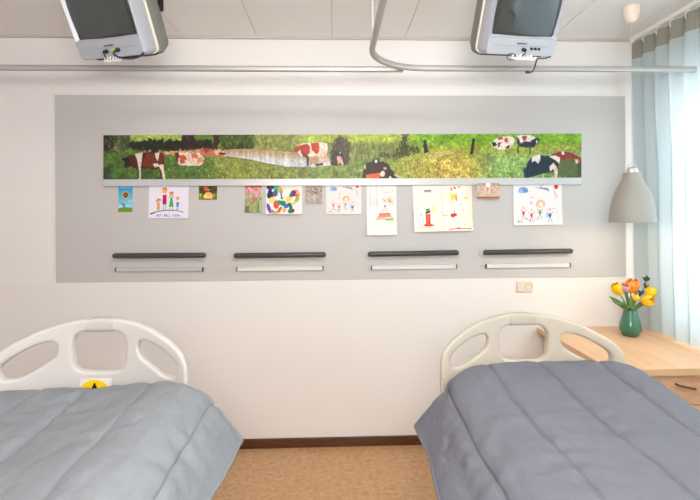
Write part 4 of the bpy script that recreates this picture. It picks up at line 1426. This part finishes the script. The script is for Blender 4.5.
def petal(bm, base, axis, ang, L, w, flare, cup):
    """one cupped petal as a thick curved patch"""
    ax = axis.normalized()
    ref = Vector((1, 0, 0)) if abs(ax.x) < .8 else Vector((0, 1, 0))
    s = ax.cross(ref).normalized()
    u = s.cross(ax).normalized()
    rad = s * math.cos(ang) + u * math.sin(ang)
    tan = ax.cross(rad)
    n, mN = 8, 6
    g = []
    for i in range(n + 1):
        a = i / n
        ww = w * math.sin(PI * min(1, a * .92 + .08)) ** .7 * (1 if a < .96 else .5)
        rr = cup * math.sin(PI * min(a * .9 + .05, 1)) ** .8 + flare * a * a
        row = []
        for j in range(mN + 1):
            b = -1 + 2 * j / mN
            p = base + ax * (L * a) + rad * (rr * (1 - .25 * b * b)) + tan * (ww * b)
            row.append(p)
        g.append(row)
    th = rad * .0012
    F = [[bm.verts.new(p + th) for p in r] for r in g]
    B_ = [[bm.verts.new(p - th) for p in r] for r in g]
    for i in range(n):
        for j in range(mN):
            bm.faces.new((F[i][j], F[i + 1][j], F[i + 1][j + 1], F[i][j + 1]))
            bm.faces.new((B_[i][j], B_[i][j + 1], B_[i + 1][j + 1], B_[i + 1][j]))
    for i in range(n):
        bm.faces.new((F[i][0], B_[i][0], B_[i + 1][0], F[i + 1][0]))
        bm.faces.new((F[i][mN], F[i + 1][mN], B_[i + 1][mN], B_[i][mN]))


def blade(bm, pts, w, nrm=Vector((0, -1, .3))):
    """a long leaf along pts"""
    P = [Vector(q) for q in interp([tuple(p) for p in pts], 12, 1)]
    rows = []
    for i, p in enumerate(P):
        d = (P[min(i + 1, 11)] - P[max(i - 1, 0)]).normalized()
        s = d.cross(nrm).normalized()
        a = i / 11
        ww = w * (math.sin(PI * (a * .88 + .10)) ** .8)
        n = s.cross(d).normalized()
        rows.append([p - s * ww + n * ww * .35, p, p + s * ww + n * ww * .35])
    F = [[bm.verts.new(q + Vector((0, -.0007, .0003))) for q in r] for r in rows]
    B_ = [[bm.verts.new(q + Vector((0, .0007, -.0003))) for q in r] for r in rows]
    for i in range(11):
        for j in range(2):
            bm.faces.new((F[i][j], F[i + 1][j], F[i + 1][j + 1], F[i][j + 1]))
            bm.faces.new((B_[i][j], B_[i][j + 1], B_[i + 1][j + 1], B_[i + 1][j]))
        bm.faces.new((F[i][0], B_[i][0], B_[i + 1][0], F[i + 1][0]))
        bm.faces.new((F[i][2], F[i + 1][2], B_[i + 1][2], B_[i][2]))


def flower(name, label, px, py, dy, size, m, foot, lean=None, leafpx=None, open_=0.0, group='tulips in the green vase', cat='flower'):
    c = at(px, py, VD + dy)
    root = Vector((mouth.x + foot[0], VD + foot[1], zt + hv * .45))
    t = thing(name, label, cat, tuple(root), group=group)
    size *= 1.22
    open_ += .07
    c = c - root
    top = Vector((mouth.x + foot[0] * 1.2, VD + foot[1] * 1.2, zt + hv)) - root
    axis = lean if lean else (c - top).normalized() * .6 + Vector((0, 0, .6))
    axis.normalize()
    base = c - axis * size * .55
    q = interp([(0, 0, 0), tuple(top), tuple(top.lerp(base, .55) + Vector((0, 0, .006))), tuple(base)], 16, 2)
    obj('stem', tube([tuple(x) for x in q], .0032, 8), M['stem'], t)
    bm = bmesh.new()
    for k_ in range(6):
        petal(bm, base, axis, k_ * PI / 3 + (.2 if k_ % 2 else 0), size * (1.05 if k_ % 2 else 1.0), size * .31, size * (open_ + .02), size * (.40 if k_ % 2 else .36))
    obj('bloom', bm, m, t, angle=180)
    if leafpx:
        bm = bmesh.new()
        for pts, w in leafpx:
            blade(bm, [Vector(top) * .9] + [at(a, b, VD + dy) - root for a, b in pts], w * 1.45)
        obj('leaf', bm, M['leaf'], t, angle=180)
    return t


flower('tulip', 'yellow tulip leaning out furthest over the left rim of the vase', 617.5, 288.6, -.005, .062, M['yellow'], (-.018, -.012), Vector((-.45, -.1, .9)),
       [([(619, 303.5), (613, 299), (609, 296.5)], .010)], .06)
flower('tulip', 'orange and red flamed tulip at the top of the bouquet', 632.2, 285.6, -.02, .068, M['orange'], (.002, -.016), Vector((.05, -.25, 1)),
       [([(628, 303), (625.5, 294), (627.5, 281)], .007), ([(634, 300), (636, 290), (637.5, 280)], .006)], .12)
flower('tulip', 'upper yellow tulip on the right of the bouquet', 651, 292.2, .0, .054, M['yellow'], (.018, .004), Vector((.5, -.15, .8)), [([(641, 304), (647, 299)], .008)], .12)
flower('tulip', 'lower yellow tulip on the right of the bouquet, facing out', 647.6, 300.8, -.03, .058, M['yellow'], (.016, -.014), Vector((.45, -.75, .25)), None, .18)
flower('tulip', 'small yellow tulip bud low in the middle of the bouquet', 635.8, 297.4, -.028, .034, M['yellow'], (.006, -.018), Vector((.05, -.2, 1)), [([(630, 304), (631, 294)], .009)], .02)
flower('tulip', 'pale pink flower between the yellow and orange tulips', 624.8, 288.0, -.030, .042, M['pink'], (-.006, .006), Vector((-.2, -.4, .8)), [([(622, 303), (617, 304.5), (612, 300)], .008)], .30)

# dark leafy sprig
root = Vector((mouth.x + .008, VD + .016, zt + hv * .5))
t = thing('leafy_sprig', 'dark green leafy sprig rising behind the yellow tulips', 'foliage sprig', tuple(root))
P = [Vector((0, 0, 0)), Vector((mouth.x + .012, VD + .018, zt + hv)) - root, at(640, 296, VD + .02) - root, at(645, 286, VD + .02) - root, at(646.2, 276.5, VD + .02) - root]
q = interp([tuple(p_) for p_ in P], 20, 1)
obj('stem', tube([tuple(x) for x in q], .0022, 7), M['sprig'], t)
bm = bmesh.new()
for (ax_, ay_), (bx_, by_) in (((646, 281), (642.4, 277.4)), ((646, 281), (649.8, 277.6)), ((645.6, 287), (643.4, 283.2)), ((645.4, 288), (650, 286.4)), ((641, 294), (637.2, 290.2)), ((641, 294), (644, 291)), ((642.4, 291.5), (638.6, 296)), ((646.2, 279), (646.6, 275.4))):
    blade(bm, [at(ax_, ay_, VD + .02) - root, at((ax_ + bx_) / 2, (ay_ + by_) / 2 - .4, VD + .016) - root, at(bx_, by_, VD + .02) - root], .0085)
obj('leaf', bm, M['sprig'], t, angle=180)

# ================================================================== WINDOW CURTAIN
CX0 = at(633.5, 43.5, 2.93).x
CXB = 1.945
ZC1, ZC0 = 2.560, .752
CYA, CYB = 2.93, .25
PLEAT = .115
t = thing('curtain', 'pale teal pleated curtain hanging at the window beside the desk', 'curtain', (1.93, 1.6, ZC1))


def curtain_bm(z1, z0, nz, th):
    NY = 460
    bm = bmesh.new()
    g = []
    for i in range(NY + 1):
        y = CYA + (CYB - CYA) * i / NY
        row = []
        for j in range(nz + 1):
            z = z1 + (z0 - z1) * j / nz
            f = (ZC1 - z) / (ZC1 - ZC0)
            ph = (CYA - y) / PLEAT * 2 * PI
            ph += 2.2 * noise.noise(Vector((y * 2.3, 0, f * .4))) * smoothstep(.05, .5, f)
            pinch = math.cos(ph)
            pinch = math.copysign(abs(pinch) ** (.95), pinch)
            amp = .014 + .009 * smoothstep(.02, .3, f) + .006 * noise.noise(Vector((y * 4, 3, 1)))
            x = CX0 + (CXB - CX0) * f - amp * pinch * (1 + .3 * noise.noise(Vector((y * 3, 0, 5))))
            x -= .014 * noise.noise(Vector((y * 7, z * 1.2, 2))) * smoothstep(.05, .4, f)
            yy = y + .012 * math.sin(2 * ph) * smoothstep(.1, .5, f)
            row.append(Vector((x - 1.93, yy - 1.6, z - ZC1)))
        g.append(row)
    F = [[bm.verts.new(p_) for p_ in r] for r in g]
    for i in range(NY):
        for j in range(nz):
            bm.faces.new((F[i][j], F[i + 1][j], F[i + 1][j + 1], F[i][j + 1]))
    return bm


obj('cloth', curtain_bm(ZC1 - .105, ZC0, 40, 0), M['curtain'], t, angle=180)
obj('heading', curtain_bm(ZC1, ZC1 - .105, 6, 0), M['heading'], t, angle=180)
for i in range(7):
    y = CYA - .01 - i * PLEAT
    obj('curtain_hook', tube([(CX0 - 1.93 - .020, y - 1.6, -.035), (CX0 - 1.93 - .023, y - 1.6, -.012), (CX0 - 1.93, y - 1.6, .016)], .003, 6), M['white'], t)
o = obj('curtain_rail', box(CX0 - .012, CX0 + .014, CYB - .1, DW - .022, CEIL - .024, CEIL), M['white'], smooth=False, bevel=.003)
tag(o, 'white ceiling rail carrying the pale teal window curtain', 'curtain rail')

# ================================================================== LIGHT
W = bpy.data.worlds.new('sky')
SC.world = W
W.use_nodes = True
bg = W.node_tree.nodes['Background']
bg.inputs['Color'].default_value = (0.86, 0.93, 1.0, 1)
bg.inputs['Strength'].default_value = 3.0


def area(name, loc, target, sx, sy, power, col):
    l = bpy.data.lights.new(name, 'AREA')
    l.shape = 'RECTANGLE'
    l.size, l.size_y = sx, sy
    l.energy = power
    l.color = [float(x) for x in col]
    o = bpy.data.objects.new(name, l)
    COL.objects.link(o)
    o.location = loc
    d = Vector(target) - Vector(loc)
    o.rotation_euler = d.to_track_quat('-Z', 'Y').to_euler()
    return o


area('daylight', (XR + .9, 1.2, 1.75), (XR - 1, 1.3, 1.4), 3.2, 1.8, 135, (.93, .97, 1.0))
area('room_lamp', (.0, -.5, 1.74), (.1, 3, 1.45), .7, .45, 35, (1.0, .985, .96))
area('ceiling_fill', (.3, -.4, 1.75), (.3, -.2, CEIL), .6, .6, 62, (1.0, .985, .97))  # added fill aimed upward to brighten the ceiling, not a known fixture
area('ceiling_lamp', (.2, .9, CEIL - .03), (.2, 2.0, 0), .7, .4, 24, (1.0, .96, .92))
area('side_fill', (XL + .05, -.6, 1.5), (0, 1.2, 1.3), 1.4, 1.6, 17, (.66, .72, 1.0))  # added cool fill from the left, with no window behind it
pl = bpy.data.lights.new('pendant_glow', 'POINT')
pl.energy = 3.5
pl.color = (1.0, .78, .52)
pl.shadow_soft_size = .03
po = bpy.data.objects.new('pendant_glow', pl)
COL.objects.link(po)
po.location = lamp_xy

SC.view_settings.view_transform = 'Standard'
SC.view_settings.look = 'None'
SC.view_settings.gamma = 1
SC.view_settings.use_curve_mapping = False
SC.view_settings.exposure = -0.12
SC.cycles.max_bounces = 10
SC.cycles.transparent_max_bounces = 12
